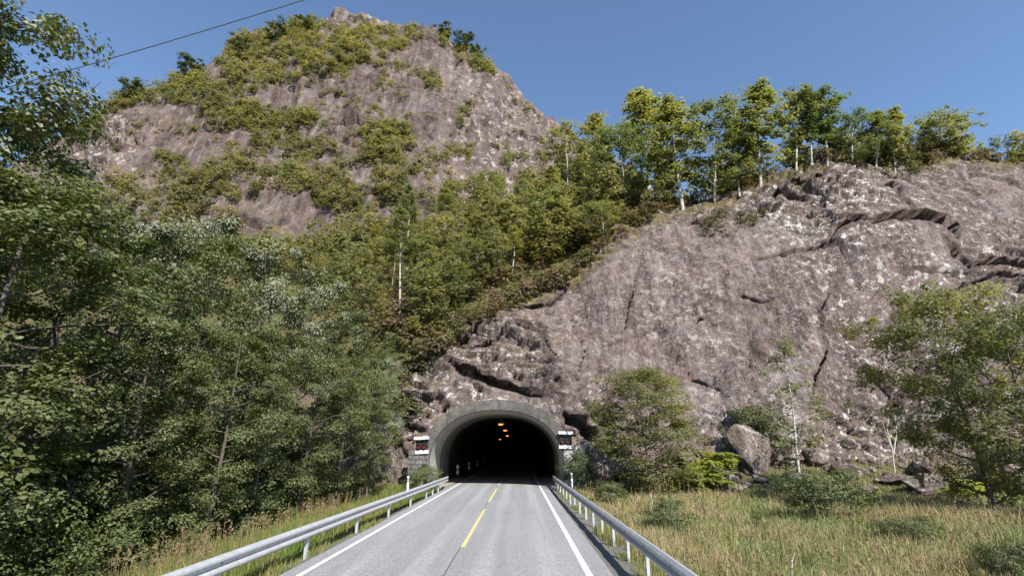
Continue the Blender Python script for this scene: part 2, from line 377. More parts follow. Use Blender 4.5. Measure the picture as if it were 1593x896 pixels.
while y < 120:
    strip('centre_dash', CX - .055 + .06, CX + .055 + .06, y, y + 9.1, .004, M['yellow'], road); y += 12.1 + (.4 if y > 0 else 0)
# old lane joint along the middle
strip('lane_joint', CX - .0, CX + .018, -80, 60, .003, M['black'], road)
rv = np.arange(-20, 60.1, .35)
def shoulder(x0, x1, s):
    u = np.linspace(0, 1, 9); X, Yg = np.meshgrid(u, rv, indexing='ij'); P = np.stack([X.ravel() * 5, Yg.ravel(), 0 * X.ravel()], 1)
    z = -.045 - .05 * X.ravel() + .035 * fbm(P * 2.2, 3, s)
    V = np.stack([x0 + (x1 - x0) * X.ravel() + (.12 * vnoise(P * .9, s)) * X.ravel(), Yg.ravel(), z], 1)
    Fc = grid_faces(9, len(rv)); Fc = Fc if x1 > x0 else Fc[:, ::-1]
    link('road_shoulder', mk_mesh('road_shoulder', V, Fc, M['gravel'], True), kind='structure')
shoulder(CX + 3.5, CX + 4.75, 3); shoulder(CX - 3.4, CX - 4.1, 4)

# ---- cliff rim, measured along its mossy edge
RIM = [((560, 600), 40.5), ((625, 578), 41), ((690, 540), 42.5), ((720, 512), 43.5), ((790, 472), 45.5), ((870, 442), 47), ((920, 412), 48.5), ((960, 365), 50.5),
       ((1010, 334), 51.5), ((1090, 314), 52), ((1150, 294), 52.5), ((1200, 270), 53.5), ((1280, 243), 54), ((1340, 250), 53.5),
       ((1400, 252), 53), ((1470, 242), 53), ((1593, 252), 52), ((1750, 262), 51)]
rp = np.array([aty(*p, d) for p, d in RIM]); o_ = np.argsort(rp[:, 0]); rp = rp[o_]
rx = np.concatenate([[-300, -60, -25], rp[:, 0], [110, 320]]); ry = np.concatenate([[52, 48, 45], rp[:, 1], [52, 60]]); rz_ = np.concatenate([[2, 3, 5], rp[:, 2], [34, 30]])
def rim_y(x): return np.interp(x, rx, ry)
def rim_z(x): return np.interp(x, rx, rz_)
def base_y(x): return np.interp(x, [-300, -25, -12, -8, 6, 14, 30, 34, 50, 110], [50, 43, 39.5, 38.6, 38.6, 39.3, 40.3, 38.4, 37, 37])
def hill_z(x, y):
    yr, zr = rim_y(x), rim_z(x); dy = np.maximum(0, y - yr)
    s1 = np.tan(np.radians(36 - 19 * sstep(10, 30, x))); zf = 84 + 14 * sstep(20, 80, x)
    z45 = zr + s1 * 45; s2 = (zf - z45) / np.maximum(20, 190 - yr - 45)
    return zr + s1 * np.minimum(dy, 45) + s2 * np.maximum(0, dy - 45)

def smooth1(a, k):
    for _ in range(k): a = np.concatenate([a[:1], (a[:-2] + 2 * a[1:-1] + a[2:]) / 4, a[-1:]])
    return a

# ---- the cliff: columns across, rows up the face and a little way back over the rim
cx_ = np.arange(-20, 74, .17); nb, ne = 215, 34
t = np.linspace(0, 1, nb)
yb, yr, zr = smooth1(base_y(cx_), 60), smooth1(rim_y(cx_), 12), smooth1(rim_z(cx_), 12)
Yc = yb[:, None] + (yr - yb)[:, None] * (.62 * t + .38 * t ** 2.4)[None]
Zc = -1. + (zr + 1.)[:, None] * t[None]
e = np.linspace(0, 9, ne + 1)[1:]
Ye = yr[:, None] + e[None]; Ze = hill_z(np.repeat(cx_[:, None], ne, 1), Ye) - .02 - .16 * e[None]
Yc = np.concatenate([Yc, Ye], 1); Zc = np.concatenate([Zc, Ze], 1); nv = Yc.shape[1]
for _ in range(2): Zc[:, nb - 6:nb + 8] = (Zc[:, nb - 7:nb + 7] + Zc[:, nb - 6:nb + 8] * 2 + Zc[:, nb - 5:nb + 9]) / 4
P0 = np.stack([np.repeat(cx_[:, None], nv, 1), Yc, Zc], -1)
du = np.gradient(P0, axis=0); dv = np.gradient(P0, axis=1); N = np.cross(du, dv); N /= np.linalg.norm(N, axis=-1, keepdims=True)
if N[..., 1].mean() > 0: N = -N
P = P0.reshape(-1, 3); N = N.reshape(-1, 3); px = project(P)
tt = np.tile(np.concatenate([t, 1 + e / 9]), len(cx_))
face = sstep(1.35, 1.0, tt)
# broken, blocky zones: round the portal and along its left brow, the upper corner, the far right
q = px
zone = np.maximum.reduce([sstep(180, 60, np.hypot((q[:, 0] - 720) / 1.15, q[:, 1] - 590)),
                          sstep(130, 40, np.hypot((q[:, 0] - 925) / .8, (q[:, 1] - 690))),
                          sstep(110, 40, np.hypot((q[:, 0] - 1260) / 1.3, (q[:, 1] - 290))) * .9,
                          sstep(150, 60, np.hypot((q[:, 0] - 1570), (q[:, 1] - 470))) * .7,
                          sstep(95, 30, np.hypot((q[:, 0] - 1330) / 1.5, (q[:, 1] - 690))) * .7,
                          .5 * sstep(1.0, .88, 1 - np.abs(tt - .93)) * 0 + .45 * sstep(.85, .97, tt) * face])
def blocks(P, sx, sy, sz, seed, w):
    idx = np.where(w > .03)[0]; out = np.zeros(len(P))
    if not len(idx): return out
    r = np.random.default_rng(seed); S = np.array([sx, sy, sz]); Q = P[idx] / S
    # shear so that the joints dip
    Q = Q + .35 * np.stack([Q[:, 2], 0 * Q[:, 0], Q[:, 0] * .6], 1) + .25 * np.stack([vnoise(Q * .7, seed), vnoise(Q * .7, seed + 1), vnoise(Q * .7, seed + 2)], 1)
    lo = Q.min(0) - 1; hi = Q.max(0) + 1
    I = np.floor(Q).astype(int)
    best = np.full(len(Q), 9.); bo = np.zeros(len(Q))
    for a in (-1, 0, 1):
        for b in (-1, 0, 1):
            for c in (-1, 0, 1):
                J = I + np.array([a, b, c]); h = [_h(J[:, 0], J[:, 1], J[:, 2], seed + k) for k in range(6)]
                C = J + np.stack(h[:3], 1) * .8 + .1; D = Q - C; d = (D ** 2).sum(1)
                val = (h[3] - .5) * 1.1 + (h[4] - .5) * 1.3 * D[:, 0] + (h[5] - .65) * 1.3 * D[:, 2]
                k = d < best; best = np.where(k, d, best); bo = np.where(k, val, bo)
    out[idx] = bo * w[idx]; return out
D = 1.3 * fbm(P / 10., 3, 1) + .42 * fbm(P / 2.6, 3, 2) + .10 * fbm(P / .7, 3, 3) + .07 * ridged(np.stack([P[:, 0] / 1.3, P[:, 1] / 3, P[:, 2] / 6], 1), 3, 4)
D = D * (.35 + .65 * face)
D += blocks(P, 2.0, 2.2, 1.15, 11, zone * face) * 1.0 + blocks(P, .8, .9, .5, 12, zone * face) * .55
D += blocks(P, 5.0, 5., 7., 13, face * .9 + 0 * zone) * .55 + blocks(P, 1.7, 1.7, 2.6, 14, face * sstep(-.35, .25, fbm(P / 7, 2, 15))) * .16 + blocks(P, .55, .55, .6, 16, face * (.4 + .6 * sstep(-.2, .3, fbm(P / 4, 2, 17)))) * .07
def seg_dist_y(q, poly):
    """vertical photo distance to a polyline (positive above) and its weight along x"""
    pl = np.array(poly, float); yy_ = np.interp(q[:, 0], pl[:, 0], pl[:, 1]); amp = np.interp(q[:, 0], pl[:, 0], pl[:, 2], 0, 0); return yy_ - q[:, 1], amp
qn = q + np.stack([7 * fbm(P / 3.5, 2, 21), 7 * fbm(P / 3.0, 2, 22)], 1)
def crack(q, poly, deep, lip, wid=1.):
    """a fissure along a measured line: a recess under a slightly overhanging lip"""
    pl = np.array(poly, float); best = np.full(len(q), 1e9); am = np.zeros(len(q)); sgn = np.zeros(len(q))
    for i in range(len(pl) - 1):
        a, b = pl[i, :2], pl[i + 1, :2]; ab = b - a; t_ = np.clip(((q - a) @ ab) / (ab @ ab), 0, 1); dv_ = q - (a + t_[:, None] * ab); dd = np.hypot(dv_[:, 0], dv_[:, 1])
        k = dd < best; best = np.where(k, dd, best); am = np.where(k, pl[i, 2] + (pl[i + 1, 2] - pl[i, 2]) * t_, am); sgn = np.where(k, -(ab[0] * dv_[:, 1] - ab[1] * dv_[:, 0]) * np.sign(ab[0] or 1), sgn)
    w = (1.6 + 3. * am + 9. * np.maximum(0, am - .35)) * wid; up_ = sgn > 0
    slot = np.where(up_, 0, (am > .02) * sstep(1.0, .72, best / w))
    return slot * (.15 + 1.45 * am) * np.minimum(1, am * 5) * deep * 1.5, np.where(up_, lip * .5 * am * np.clip(1 - best / 70, 0, 1) ** 1.5, 0)
SLOT = np.zeros(len(P))
for poly, deep, lip in [
    ([(1150, 410, 0), (1180, 402, .2), (1235, 392, .3), (1290, 378, .3), (1302, 362, .4), (1350, 352, .6), (1390, 340, .8), (1430, 336, 1.15), (1465, 345, 1.2), (1480, 362, 1.0), (1482, 380, .3)], .9, .85),
    ([(1462, 375, .2), (1485, 398, .6), (1505, 416, .4), (1530, 408, .8), (1560, 406, .6), (1575, 410, .9), (1620, 404, .8), (1700, 400, .3)], .6, .8),
    ([(690, 562, 0), (705, 570, .5), (728, 584, .8), (760, 590, 1.0), (795, 600, .9), (822, 612, .5), (850, 618, 0)], .6, .8),
    ([(872, 638, 0), (885, 650, 1.2), (903, 655, 1.4), (918, 672, 1.2), (930, 682, .3)], .7, .8), ([(905, 642, 0), (930, 655, .8), (960, 662, .9), (985, 664, 0)], .6, .8),
    ([(1228, 286, .2), (1245, 284, 1.2), (1272, 279, 1.1), (1285, 276, 0)], .9, .5), ([(1370, 290, 0), (1390, 284, 1.1), (1402, 300, .6), (1408, 318, .8), (1412, 330, .2)], .9, .3),
    ([(1200, 305, 0), (1215, 296, .8), (1222, 302, .5), (1250, 310, 0)], .9, .3), ([(780, 482, 0), (800, 480, .8), (850, 464, .5), (880, 446, .2)], .9, .4), ([(700, 528, 0), (720, 524, .7), (745, 518, .6), (760, 520, 0)], .8, .4), ([(725, 545, 0), (745, 541, .6), (770, 530, .5), (785, 512, 0)], .8, .3),
    ([(1085, 470, .2), (1090, 488, .8), (1086, 500, .1)], .8, .1), ([(880, 470, 0), (892, 500, .14), (905, 545, .2), (898, 590, .16), (910, 630, .05)], .9, .1), ([(1000, 400, 0), (990, 450, .18), (975, 500, .25), (972, 540, .05)], .9, .1), ([(1130, 440, 0), (1150, 470, .25), (1180, 480, .2), (1240, 470, 0)], .9, .15),
    ([(1310, 430, 0), (1280, 480, .25), (1290, 540, .22), (1260, 600, .3), (1250, 640, 0)], .9, .1), ([(1440, 430, 0), (1420, 500, .3), (1430, 560, .3), (1400, 620, .3)], .9, .1), ([(1060, 540, 0), (1080, 585, .25), (1120, 600, .2), (1150, 630, .1)], .9, .15), ([(1170, 520, 0), (1165, 580, .25), (1185, 640, .2)], .9, .1),
    ([(840, 500, 0), (846, 540, .2), (870, 572, .18), (868, 600, .1)], .9, .15), ([(1320, 400, 0), (1400, 385, .2), (1450, 390, 0)], .9, .2), ([(1480, 470, 0), (1500, 440, .4), (1550, 430, .5), (1600, 440, .3)], .9, .3)]:
    a_, b_ = crack(qn, poly, deep, lip); SLOT = np.maximum(SLOT, a_ * face); D += b_ * face
D -= 1.0 * sstep(1, .93, tt) * 0
# set back behind the portal collar so that the concrete stands proud of the rock
cut = np.hypot((P[:, 0] - CX) / 6.6, (P[:, 2]) / 7.0); D -= sstep(1.25, .95, cut) * np.maximum(0, D + .1)
Pd = P + N * D[:, None]; Pd[:, 1] += SLOT
lich = np.clip(.15 + .55 * sstep(230, 80, np.hypot((q[:, 0] - 1400) / 1.1, (q[:, 1] - 440))) + .55 * sstep(120, 40, np.hypot((q[:, 0] - 1270) / 1.5, q[:, 1] - 300)) + .65 * zone + .4 * sstep(560, 640, q[:, 1]) * sstep(1000, 1100, q[:, 0]), 0, 1)
Nf = np.cross(np.gradient(Pd.reshape(len(cx_), nv, 3), axis=0), np.gradient(Pd.reshape(len(cx_), nv, 3), axis=1)).reshape(-1, 3)
Nf /= np.linalg.norm(Nf, axis=1, keepdims=True) + 1e-9; Nf *= np.sign((Nf * N).sum(1))[:, None]
moss = np.clip(sstep(.64, .86, Nf[:, 2]) * .9 + sstep(.90, .985, tt), 0, 1)
sl = SLOT.reshape(len(cx_), nv); near = np.maximum.reduce([np.roll(np.roll(sl, a, 0), b, 1) for a in (-2, -1, 0, 1, 2) for b in (-2, -1, 0, 1, 2)]).ravel()
moss *= near < .03; lich *= near < .03
qc = project(P); el = lambda x, y, a, b: sstep(1.2, .3, np.hypot((qc[:, 0] - x) / a, (qc[:, 1] - y) / b))
stain = np.clip(.8 * el(1225, 470, 80, 110) + .6 * el(1120, 345, 70, 50) + .6 * el(905, 430, 60, 40) + .5 * el(1480, 320, 90, 60) + .7 * el(1330, 560, 60, 120) + .5 * el(870, 560, 50, 80) + .45 * el(1540, 470, 60, 60) + .5 * sstep(.86, .95, tt) * face, 0, 1)
lich = np.clip(lich + .25 * el(1060, 500, 110, 100), 0, 1)
Fc = grid_faces(len(cx_), nv)
cen = Pd[Fc].mean(1)
inside = (np.abs(cen[:, 0] - CX) / 5.05) ** 2.2 + (np.maximum(0, cen[:, 2] - 1.5) / 4.05) ** 2.2 < 1
Fc = Fc[~(inside & (cen[:, 1] < 46))]
cliff = link('cliff', mk_mesh('cliff', Pd, Fc, M['rock'], False, dict(lichen=lich, moss=moss, stain=stain)), kind='structure')

# ---- wooded hillside above the rim
hx = np.concatenate([np.arange(-330, -60, 3.), np.arange(-60, 100, 1.), np.arange(100, 330, 3.)]); hv = np.concatenate([np.linspace(.4, 50, 62), np.linspace(52, 165, 50)])
X = np.repeat(hx[:, None], len(hv), 1); Yh = rim_y(hx)[:, None] + hv[None]
Zh = hill_z(X, Yh) - 1.5 + 1.5 * sstep(0, 7, hv)[None]
Ph = np.stack([X, Yh, Zh], -1).reshape(-1, 3)
amp = np.tile(sstep(2.5, 15, hv), len(hx))
Ph[:, 2] += amp * (2.2 * fbm(Ph / 16, 3, 31) + .8 * fbm(Ph / 4., 3, 32))
Ph.reshape(len(hx), len(hv), 3)[hx < -17, 0, 2] = -3.
q = project(Ph)
Ph[:, 2] -= 9 * sstep(1.15, .7, np.hypot((q[:, 0] - 440) / 85, (q[:, 1] - 352) / 48))       # bare slab shows through here
Ph[:, 2] -= 5 * sstep(1.1, .7, np.hypot((q[:, 0] - 525) / 34, (q[:, 1] - 300) / 40))
hillside = link('hillside', mk_mesh('hillside', Ph, grid_faces(len(hx), len(hv)), M['hill'], True), kind='structure')

# ---- the mountain: ridge measured along the skyline, the face falling towards the viewer
RID = [((-420, 420), 250), ((-150, 330), 255), ((40, 272), 262), ((110, 228), 268), ((150, 188), 272), ((200, 152), 280), ((290, 120), 290), ((350, 108), 294), ((372, 84), 297), ((410, 62), 300),
       ((470, 54), 302), ((512, 42), 304), ((545, 26), 305), ((575, 28), 306), ((600, 40), 307), ((640, 46), 308), ((690, 62), 309), ((720, 80), 310), ((760, 97), 313),
       ((790, 130), 317), ((820, 160), 320), ((850, 186), 324), ((880, 204), 328), ((920, 235), 330), ((1000, 290), 332), ((1200, 350), 335)]
mp = np.array([aty(*p, d) for p, d in RID]); o_ = np.argsort(mp[:, 0]); mp = mp[o_]
mx_ = np.concatenate([np.arange(-420, -290, 3.), np.arange(-290, 62, .85), np.arange(62, 190, 3.)])
yR, zR = smooth1(np.interp(mx_, mp[:, 0], mp[:, 1]), 6), smooth1(np.interp(mx_, mp[:, 0], mp[:, 2]), 3)
yF = 150 + 45 * sstep(-40, 60, mx_); zF = 50 + 20 * sstep(-40, 60, mx_)
tc = np.array([0, .16, .30, .45, .62, .78, .9, 1., 1.1, 1.3, 1.7]); hc = np.array([0, .25, .40, .54, .70, .82, .91, 1., 1.1, 1.35, 2.0]); gc = np.array([0, .10, .24, .44, .66, .83, .93, 1., 1.0, .88, .5])
tm = np.concatenate([np.linspace(0, 1.02, 330), np.linspace(1.05, 1.7, 24)])
hm = smooth1(np.interp(tm, tc, hc), 60); gm = smooth1(np.interp(tm, tc, gc), 14)
Ym = yF[:, None] + (yR - yF)[:, None] * hm[None]; Zm = zF[:, None] + (zR - zF)[:, None] * gm[None]
Pm0 = np.stack([np.repeat(mx_[:, None], len(tm), 1), Ym, Zm], -1)
Nm = np.cross(np.gradient(Pm0, axis=0), np.gradient(Pm0, axis=1)); Nm /= np.linalg.norm(Nm, axis=-1, keepdims=True)
if Nm[..., 1].mean() > 0: Nm = -Nm
Pm = Pm0.reshape(-1, 3); Nm = Nm.reshape(-1, 3); q = project(Pm); tmm = np.tile(tm, len(mx_))
top = sstep(1.05, .93, tmm)
dip = Pm[:, 2] + .28 * Pm[:, 0] + 6 * fbm(Pm / 40, 2, 60)
D = top * (11 * fbm(Pm / np.array([60, 60, 85]), 3, 41) + 4.2 * ridged(np.stack([Pm[:, 0] / 15, Pm[:, 1] / 40, Pm[:, 2] / 75], 1), 3, 42))
D += (.3 + .7 * top) * (1.9 * fbm(Pm / 10, 3, 43) + .4 * fbm(Pm / 3, 3, 44))
D += blocks(Pm, 16, 16, 10, 45, top * sstep(-.1, .4, fbm(Pm / 45, 2, 46))) * 3.0
D += blocks(Pm, 5, 5, 4, 47, top * sstep(-.05, .4, fbm(Pm / 30, 2, 48))) * 1.3
# ledges that carry the bushes
lw = sstep(-.2, .3, fbm(Pm / 50, 2, 49)); D += top * lw * 2.2 * (np.abs(((dip / 21.) % 1) - .0) ** 2.5 - .3)
qn = q + 4 * np.stack([fbm(Pm / 6, 2, 61), fbm(Pm / 6, 2, 62)], 1)
for poly, up, dn in [([(520, 195, 0), (535, 192, 5), (560, 187, 6), (590, 188, 4), (600, 192, 0)], 28, 22), ([(150, 232, 0), (165, 225, 4), (190, 215, 5), (215, 208, 3), (235, 208, 0)], 30, 24),
                     ([(310, 205, 0), (330, 203, 4), (360, 200, 3), (380, 203, 0)], 24, 20), ([(505, 150, 0), (530, 140, 3), (555, 128, 0)], 24, 20)]:
    d, amp = seg_dist_y(qn, poly); D += np.where(d > 0, amp * np.clip(1 - d / up, 0, 1) * .8, -amp * .4 * np.clip(1 + d / dn, 0, 1)) * top
D += 3.5 * blocks(Pm, 9, 9, 7, 71, sstep(75, 25, np.hypot((q[:, 0] - 548), (q[:, 1] - 22) * 1.6)))
Pmd = Pm + Nm * D[:, None]
Ng = np.cross(np.gradient(Pmd.reshape(Pm0.shape), axis=0), np.gradient(Pmd.reshape(Pm0.shape), axis=1)).reshape(-1, 3); Ng /= np.linalg.norm(Ng, axis=1, keepdims=True) + 1e-9
Ng *= np.sign((Ng * Nm).sum(1))[:, None]
mmoss = np.clip(sstep(.52, .75, Ng[:, 2]) + .8 * sstep(.3, .5, fbm(Pm / 22, 3, 51)) * sstep(620, 560, q[:, 0]), 0, 1) * (1 - .9 * sstep(60, 30, np.hypot(q[:, 0] - 548, (q[:, 1] - 18) * 2.2)))
mlich = np.clip(.15 + .45 * sstep(640, 760, q[:, 0]) + .8 * sstep(60, 25, q[:, 1]) + .5 * sstep(260, 160, q[:, 0]), 0, 1)
mountain = link('mountain', mk_mesh('mountain', Pmd, grid_faces(len(mx_), len(tm)), M['mrock'], True, dict(lichen=mlich, moss=mmoss)), kind='structure')

# ray casting on to the land, to stand things on it
def bvh(P, nu, nv, su, sv):
    Q = P.reshape(nu, nv, 3)[::su, ::sv]; a, b = Q.shape[:2]
    return BVHTree.FromPolygons([tuple(v) for v in Q.reshape(-1, 3)], [tuple(f) for f in grid_faces(a, b).tolist()])
B_hill = bvh(Ph, len(hx), len(hv), 1, 1); B_cliff = bvh(Pd, len(cx_), nv, 3, 3); B_mt = bvh(Pmd, len(mx_), len(tm), 3, 3)
O = Vector((0, 0, CAM_H))
def hit(px, py, which=(0, 1, 2)):
    d = Vector(ray(px, py)).normalized(); best = None
    for k in which:
        h = (B_cliff, B_hill, B_mt)[k].ray_cast(O, d)
        if h[0] is not None and (best is None or h[3] < best[3]): best = (h[0], h[1], k, h[3])
    return best
def drop(x, y):
    """height of the hillside / cliff top at a plan position"""
    best = -9
    for b in (B_hill, B_cliff, B_mt):
        h = b.ray_cast(Vector((x, y, 900)), Vector((0, 0, -1)))
        if h[0] is not None: best = max(best, h[0].z)
    return best

# ================================================================== tunnel portal
def arch(hw, spring, top, n=28, foot=-.25, ex=2.25):
    a = np.linspace(np.pi, 0, n)
    c, s = np.cos(a), np.sin(a)
    x = hw * np.sign(c) * np.abs(c) ** (2 / ex); z = spring + (top - spring) * np.abs(s) ** (2 / ex)
    return [(-hw, foot)] + list(zip(x, z)) + [(hw, foot)]
INN, OUT = arch(4.68, 1.5, 5.2), arch(5.3, 1.5, 5.92)
portal = thing('tunnel_portal', 'rounded concrete tunnel mouth set into the foot of the rock face', 'tunnel', (CX, PY, 0))
mb = MB(); n = len(INN)
V = [(x, 0, z) for x, z in INN] + [(x, 0, z) for x, z in OUT] + [(x, 5.6, z) for x, z in OUT] + [(x, 5.6, z) for x, z in INN]
Fq = []
for i in range(n - 1):
    for a, b in ((0, 1), (1, 2)): Fq.append((a * n + i, a * n + i + 1, b * n + i + 1, b * n + i))
    Fq.append((3 * n + i, 3 * n + i + 1, i + 1, i))
mb.add(V, Fq); mb.build('collar', M['concrete'], portal)
def lining(name, y0, y1, hw, top, mat, rough, seed, cap=False, step=.7):
    ya = np.arange(y0, y1 + .01, step if y1 - y0 < 40 else 2.); pr = np.array(arch(hw, 1.5, top, 34)); pr[:, 1] = np.maximum(pr[:, 1], -.2)
    P = np.stack([np.repeat(pr[None, :, 0], len(ya), 0), np.repeat(ya[:, None], len(pr), 1), np.repeat(pr[None, :, 1], len(ya), 0)], -1)
    d = (rough * fbm(P.reshape(-1, 3) / 1.6, 3, seed)).reshape(P.shape[:2])
    c = P - np.array([0, 0, 1.5]); c[..., 1] = 0; c /= np.linalg.norm(c, axis=-1, keepdims=True) + 1e-6
    P = P + c * (np.maximum(0, d + rough * .3) * sstep(0, 5, ya - y0)[:, None])[..., None] if rough else P
    P[..., 0] += road_dx(P[..., 1] + PY)
    Fc = grid_faces(len(ya), len(pr))
    return link(name, mk_mesh(name, P.reshape(-1, 3), Fc, mat, True), portal)
lining('inner_wall', .07, 5.5, 4.655, 5.165, M['inner'], 0, 2)
lining('lining', 5.0, 11, 4.71, 5.235, M['lining'], 0, 3)
lining('rock_lining', 10.0, 195, 4.8, 5.35, M['deep'], .3, 4)
MB().box((float(road_dx(230)), 192, 2.5), (14, .4, 9)).build('light_seal', M['deep'], portal)  # unseen cap added to keep light out of the far tunnel end
# verge slabs and low kerbs inside the mouth
for s_, x0, x1 in ((-1, -4.66, -3.5), (1, 3.6, 4.66)):
    MB().box(((x0 + x1) / 2, 6.5, -.05), (x1 - x0, 13, .2)).build('verge_slab', M['lining'], portal)
# wing walls: coursed blocks on one side, cast concrete on the other
lw_ = MB().box((-5.43, .42, 1.0), (1.46, .8, 2.42)).build('wing_wall', M['mortar'], portal, label='dark coursed block wall beside the tunnel mouth')
rb = np.random.default_rng(5); z = -.1; k = 0
while z < 2.15:
    h = [.34, .30, .36, .28, .33, .31, .3][k % 7]; x = -6.14; k += 1; first = .28 if k % 2 else .5
    while x < -4.75:
        w = min(first if x < -6.1 else rb.uniform(.34, .56), -4.72 - x)
        if -4.72 - (x + w) < .15: w = -4.72 - x
        MB().box((x + w / 2, -.005 - rb.uniform(0, .035), z + h / 2), (w - .03, .1, h - .03), rx=rb.uniform(-.02, .02)).build('block', M['block'], lw_, bevel=.012)
        x += w
    z += h
MB().box((-4.99, .0, 1.1), (.06, .09, 2.3)).build('joint', M['mortar'], lw_) if False else None
rw_ = MB().box((5.43, .42, 1.28), (1.5, .8, 2.86)).build('wing_wall', M['pale'], portal, bevel=.02, label='pale cast concrete wall beside the tunnel mouth')
for zc, h in ((.2, .86), (1.1, .86), (2.06, .98)): MB().box((5.43, .0, zc), (1.46, .07, h)).build('panel', M['pale'], rw_, bevel=.012)
MB().box((-4.75, -.55, .22), (.34, 4.6, .72)).build('low_barrier', M['pale'], portal, bevel=.03)

# signals on the wing walls
def signal(x, z, label, tilt):
    t = thing('warning_signal', label, 'traffic light', (x, PY - .1, z), 0, 'twin red signals at the tunnel mouth'); t.rotation_euler = (0, tilt, 0)
    MB().box((0, -.02, 0), (.86, .07, .66)).build('backboard', M['black'], t, bevel=.01)
    MB().box((0, -.14, .46), (1.02, .34, .2)).build('top_box', M['plastic'], t, bevel=.02)
    MB().box((0, -.06, -.46), (.92, .04, .24)).build('plate', M['plastic'], t, bevel=.006)
    MB().box((0, .05, -.1), (.12, .12, 1.0)).build('bracket', M['steel'], t)
    for s in (-1, 1):
        a = np.linspace(0, 2 * np.pi, 20, endpoint=False)
        h = MB()
        V = [(s * .2 + r_ * math.cos(q_), y_, -.1 + r_ * math.sin(q_)) for r_, y_ in ((.16, -.05), (.165, -.22), (.15, -.22), (.15, -.06)) for q_ in a]
        h.add(V, [(i * 20 + j, i * 20 + (j + 1) % 20, (i + 1) * 20 + (j + 1) % 20, (i + 1) * 20 + j) for i in range(3) for j in range(20)])
        hd = h.build('hood', M['black'], t, smooth=True)
        l = MB(); l.add([(s * .2, -.13, -.1)] + [(s * .2 + .145 * math.cos(q_), -.085, -.1 + .145 * math.sin(q_)) for q_ in a], [(0, 1 + j, 1 + (j + 1) % 20) for j in range(20)])
        l.build('lens', M['red'], hd, smooth=True)
p = aty(656, 692, PY - .2); signal(p[0], p[2], 'twin red warning signal above the dark block wall', R(-3))
p = aty(880, 684, PY - .2); signal(p[0], p[2], 'twin red warning signal above the pale concrete wall', R(1))

# lamps and wall markers inside the tunnel
def m_emit(name, c, s):
    m = NT(name); m.col(c).set(Roughness=.4); m.inp(m.bs.inputs['Emission Color'], c); m.bs.inputs['Emission Strength'].default_value = s; return m.m
M['sodium'] = m_emit('sodium lamp glow', (1, .30, .07), 1.6)
for k, (d, lab) in enumerate(((50, 'orange tunnel ceiling lamp nearest the mouth'), (66, 'orange tunnel ceiling lamp, second from the mouth'), (92, 'orange tunnel ceiling lamp, third from the mouth'),
                              (125, 'orange tunnel ceiling lamp, fourth from the mouth'), (165, 'orange tunnel ceiling lamp farthest in the dark'))):
    t = thing('tunnel_lamp', lab, 'lamp', (CX - .1 + float(road_dx(d)), d, 4.78), 0, 'sodium lamps along the tunnel ceiling')
    MB().box((0, 0, .07), (.62, .5, .1)).build('housing', M['steel'], t, bevel=.02)
    MB().box((-.06, -.02, -.03), (.42, .4, .09)).build('diffuser', M['sodium'], t, bevel=.02)
    MB().tube([(0, 0, .1), (0, 0, .62)], .03, 6).build('hanger', M['steel'], t)
for d, lab in ((49, 'striped marker board on the tunnel wall nearest the mouth'), (60, 'striped marker board on the tunnel wall, second one in'), (72, 'striped marker board on the tunnel wall, third one in'), (86, 'striped marker board deepest in the tunnel')):
    t = thing('wall_marker', lab, 'marker board', (CX - 4.0 + float(road_dx(d)), d, 0), R(6), 'marker boards along the tunnel wall')
    MB().box((0, 0, 1.0), (.22, .03, .34)).build('upper_board', M['plastic'], t); MB().box((.01, 0, .55), (.22, .03, .34)).build('lower_board', M['plastic'], t)
    MB().box((0, .035, .6), (.06, .04, 1.24)).build('stand', M['black'], t)

# ================================================================== guardrails
def wbeam(s):  # section of the beam facing the road (s = side the road lies on), outward then back
    f = [(.0, .155), (.035, .152), (.085, .105), (.085, .070), (.006, .028), (.006, -.028), (.085, -.070), (.085, -.105), (.035, -.152), (.0, -.155)]
    b = [(x - .006, z) for x, z in f[::-1]]
    return [(s * x, z) for x, z in f + b]
def guardrail(label, x0, y0, y1, side, posts, xend):
    t = thing('guardrail', label, 'guardrail', (x0, y0, 0), 0, 'steel guardrails along the road')
    L = y1 - y0
    def xo(y): return (xend - x0) * sstep(.0, 1., (y / L) ** 1.3)
    seg = 4.0; y = 0.
    while y < L - .1:
        e = min(L, y + seg); ps = np.linspace(y, e + (.12 if e < L else 0), 5); k = int(y / seg)
        pr = wbeam(side); off = .0035 * (k % 2)
        MB().sweep(pr, [(float(xo(v)) + side * off, v, .585) for v in ps]).build('beam', M['steel'], t)
        y = e
    for p in posts:
        o = MB().box((float(xo(p - y0)) - side * .04, p - y0, .14), (.065, .11, 1.1))
        po = o.build('post', M['steel'], t)
        b = MB().tube([(float(xo(p - y0)) + side * .012, p - y0, .585), (float(xo(p - y0)) + side * .04, p - y0, .585)], .018, 8).build('bolt', M['steel'], po)
guardrail('steel guardrail along the grassy meadow side', 2.62, .5, 38.6, -1, list(np.arange(2.1, 38.5, 1.95)), 2.42)
guardrail('steel guardrail below the leafy thicket', -5.28, .5, 37.6, 1, [2, 6, 10, 13.9, 17.9, 21.9, 25.9, 29.9, 31.9, 33.9], -4.98)

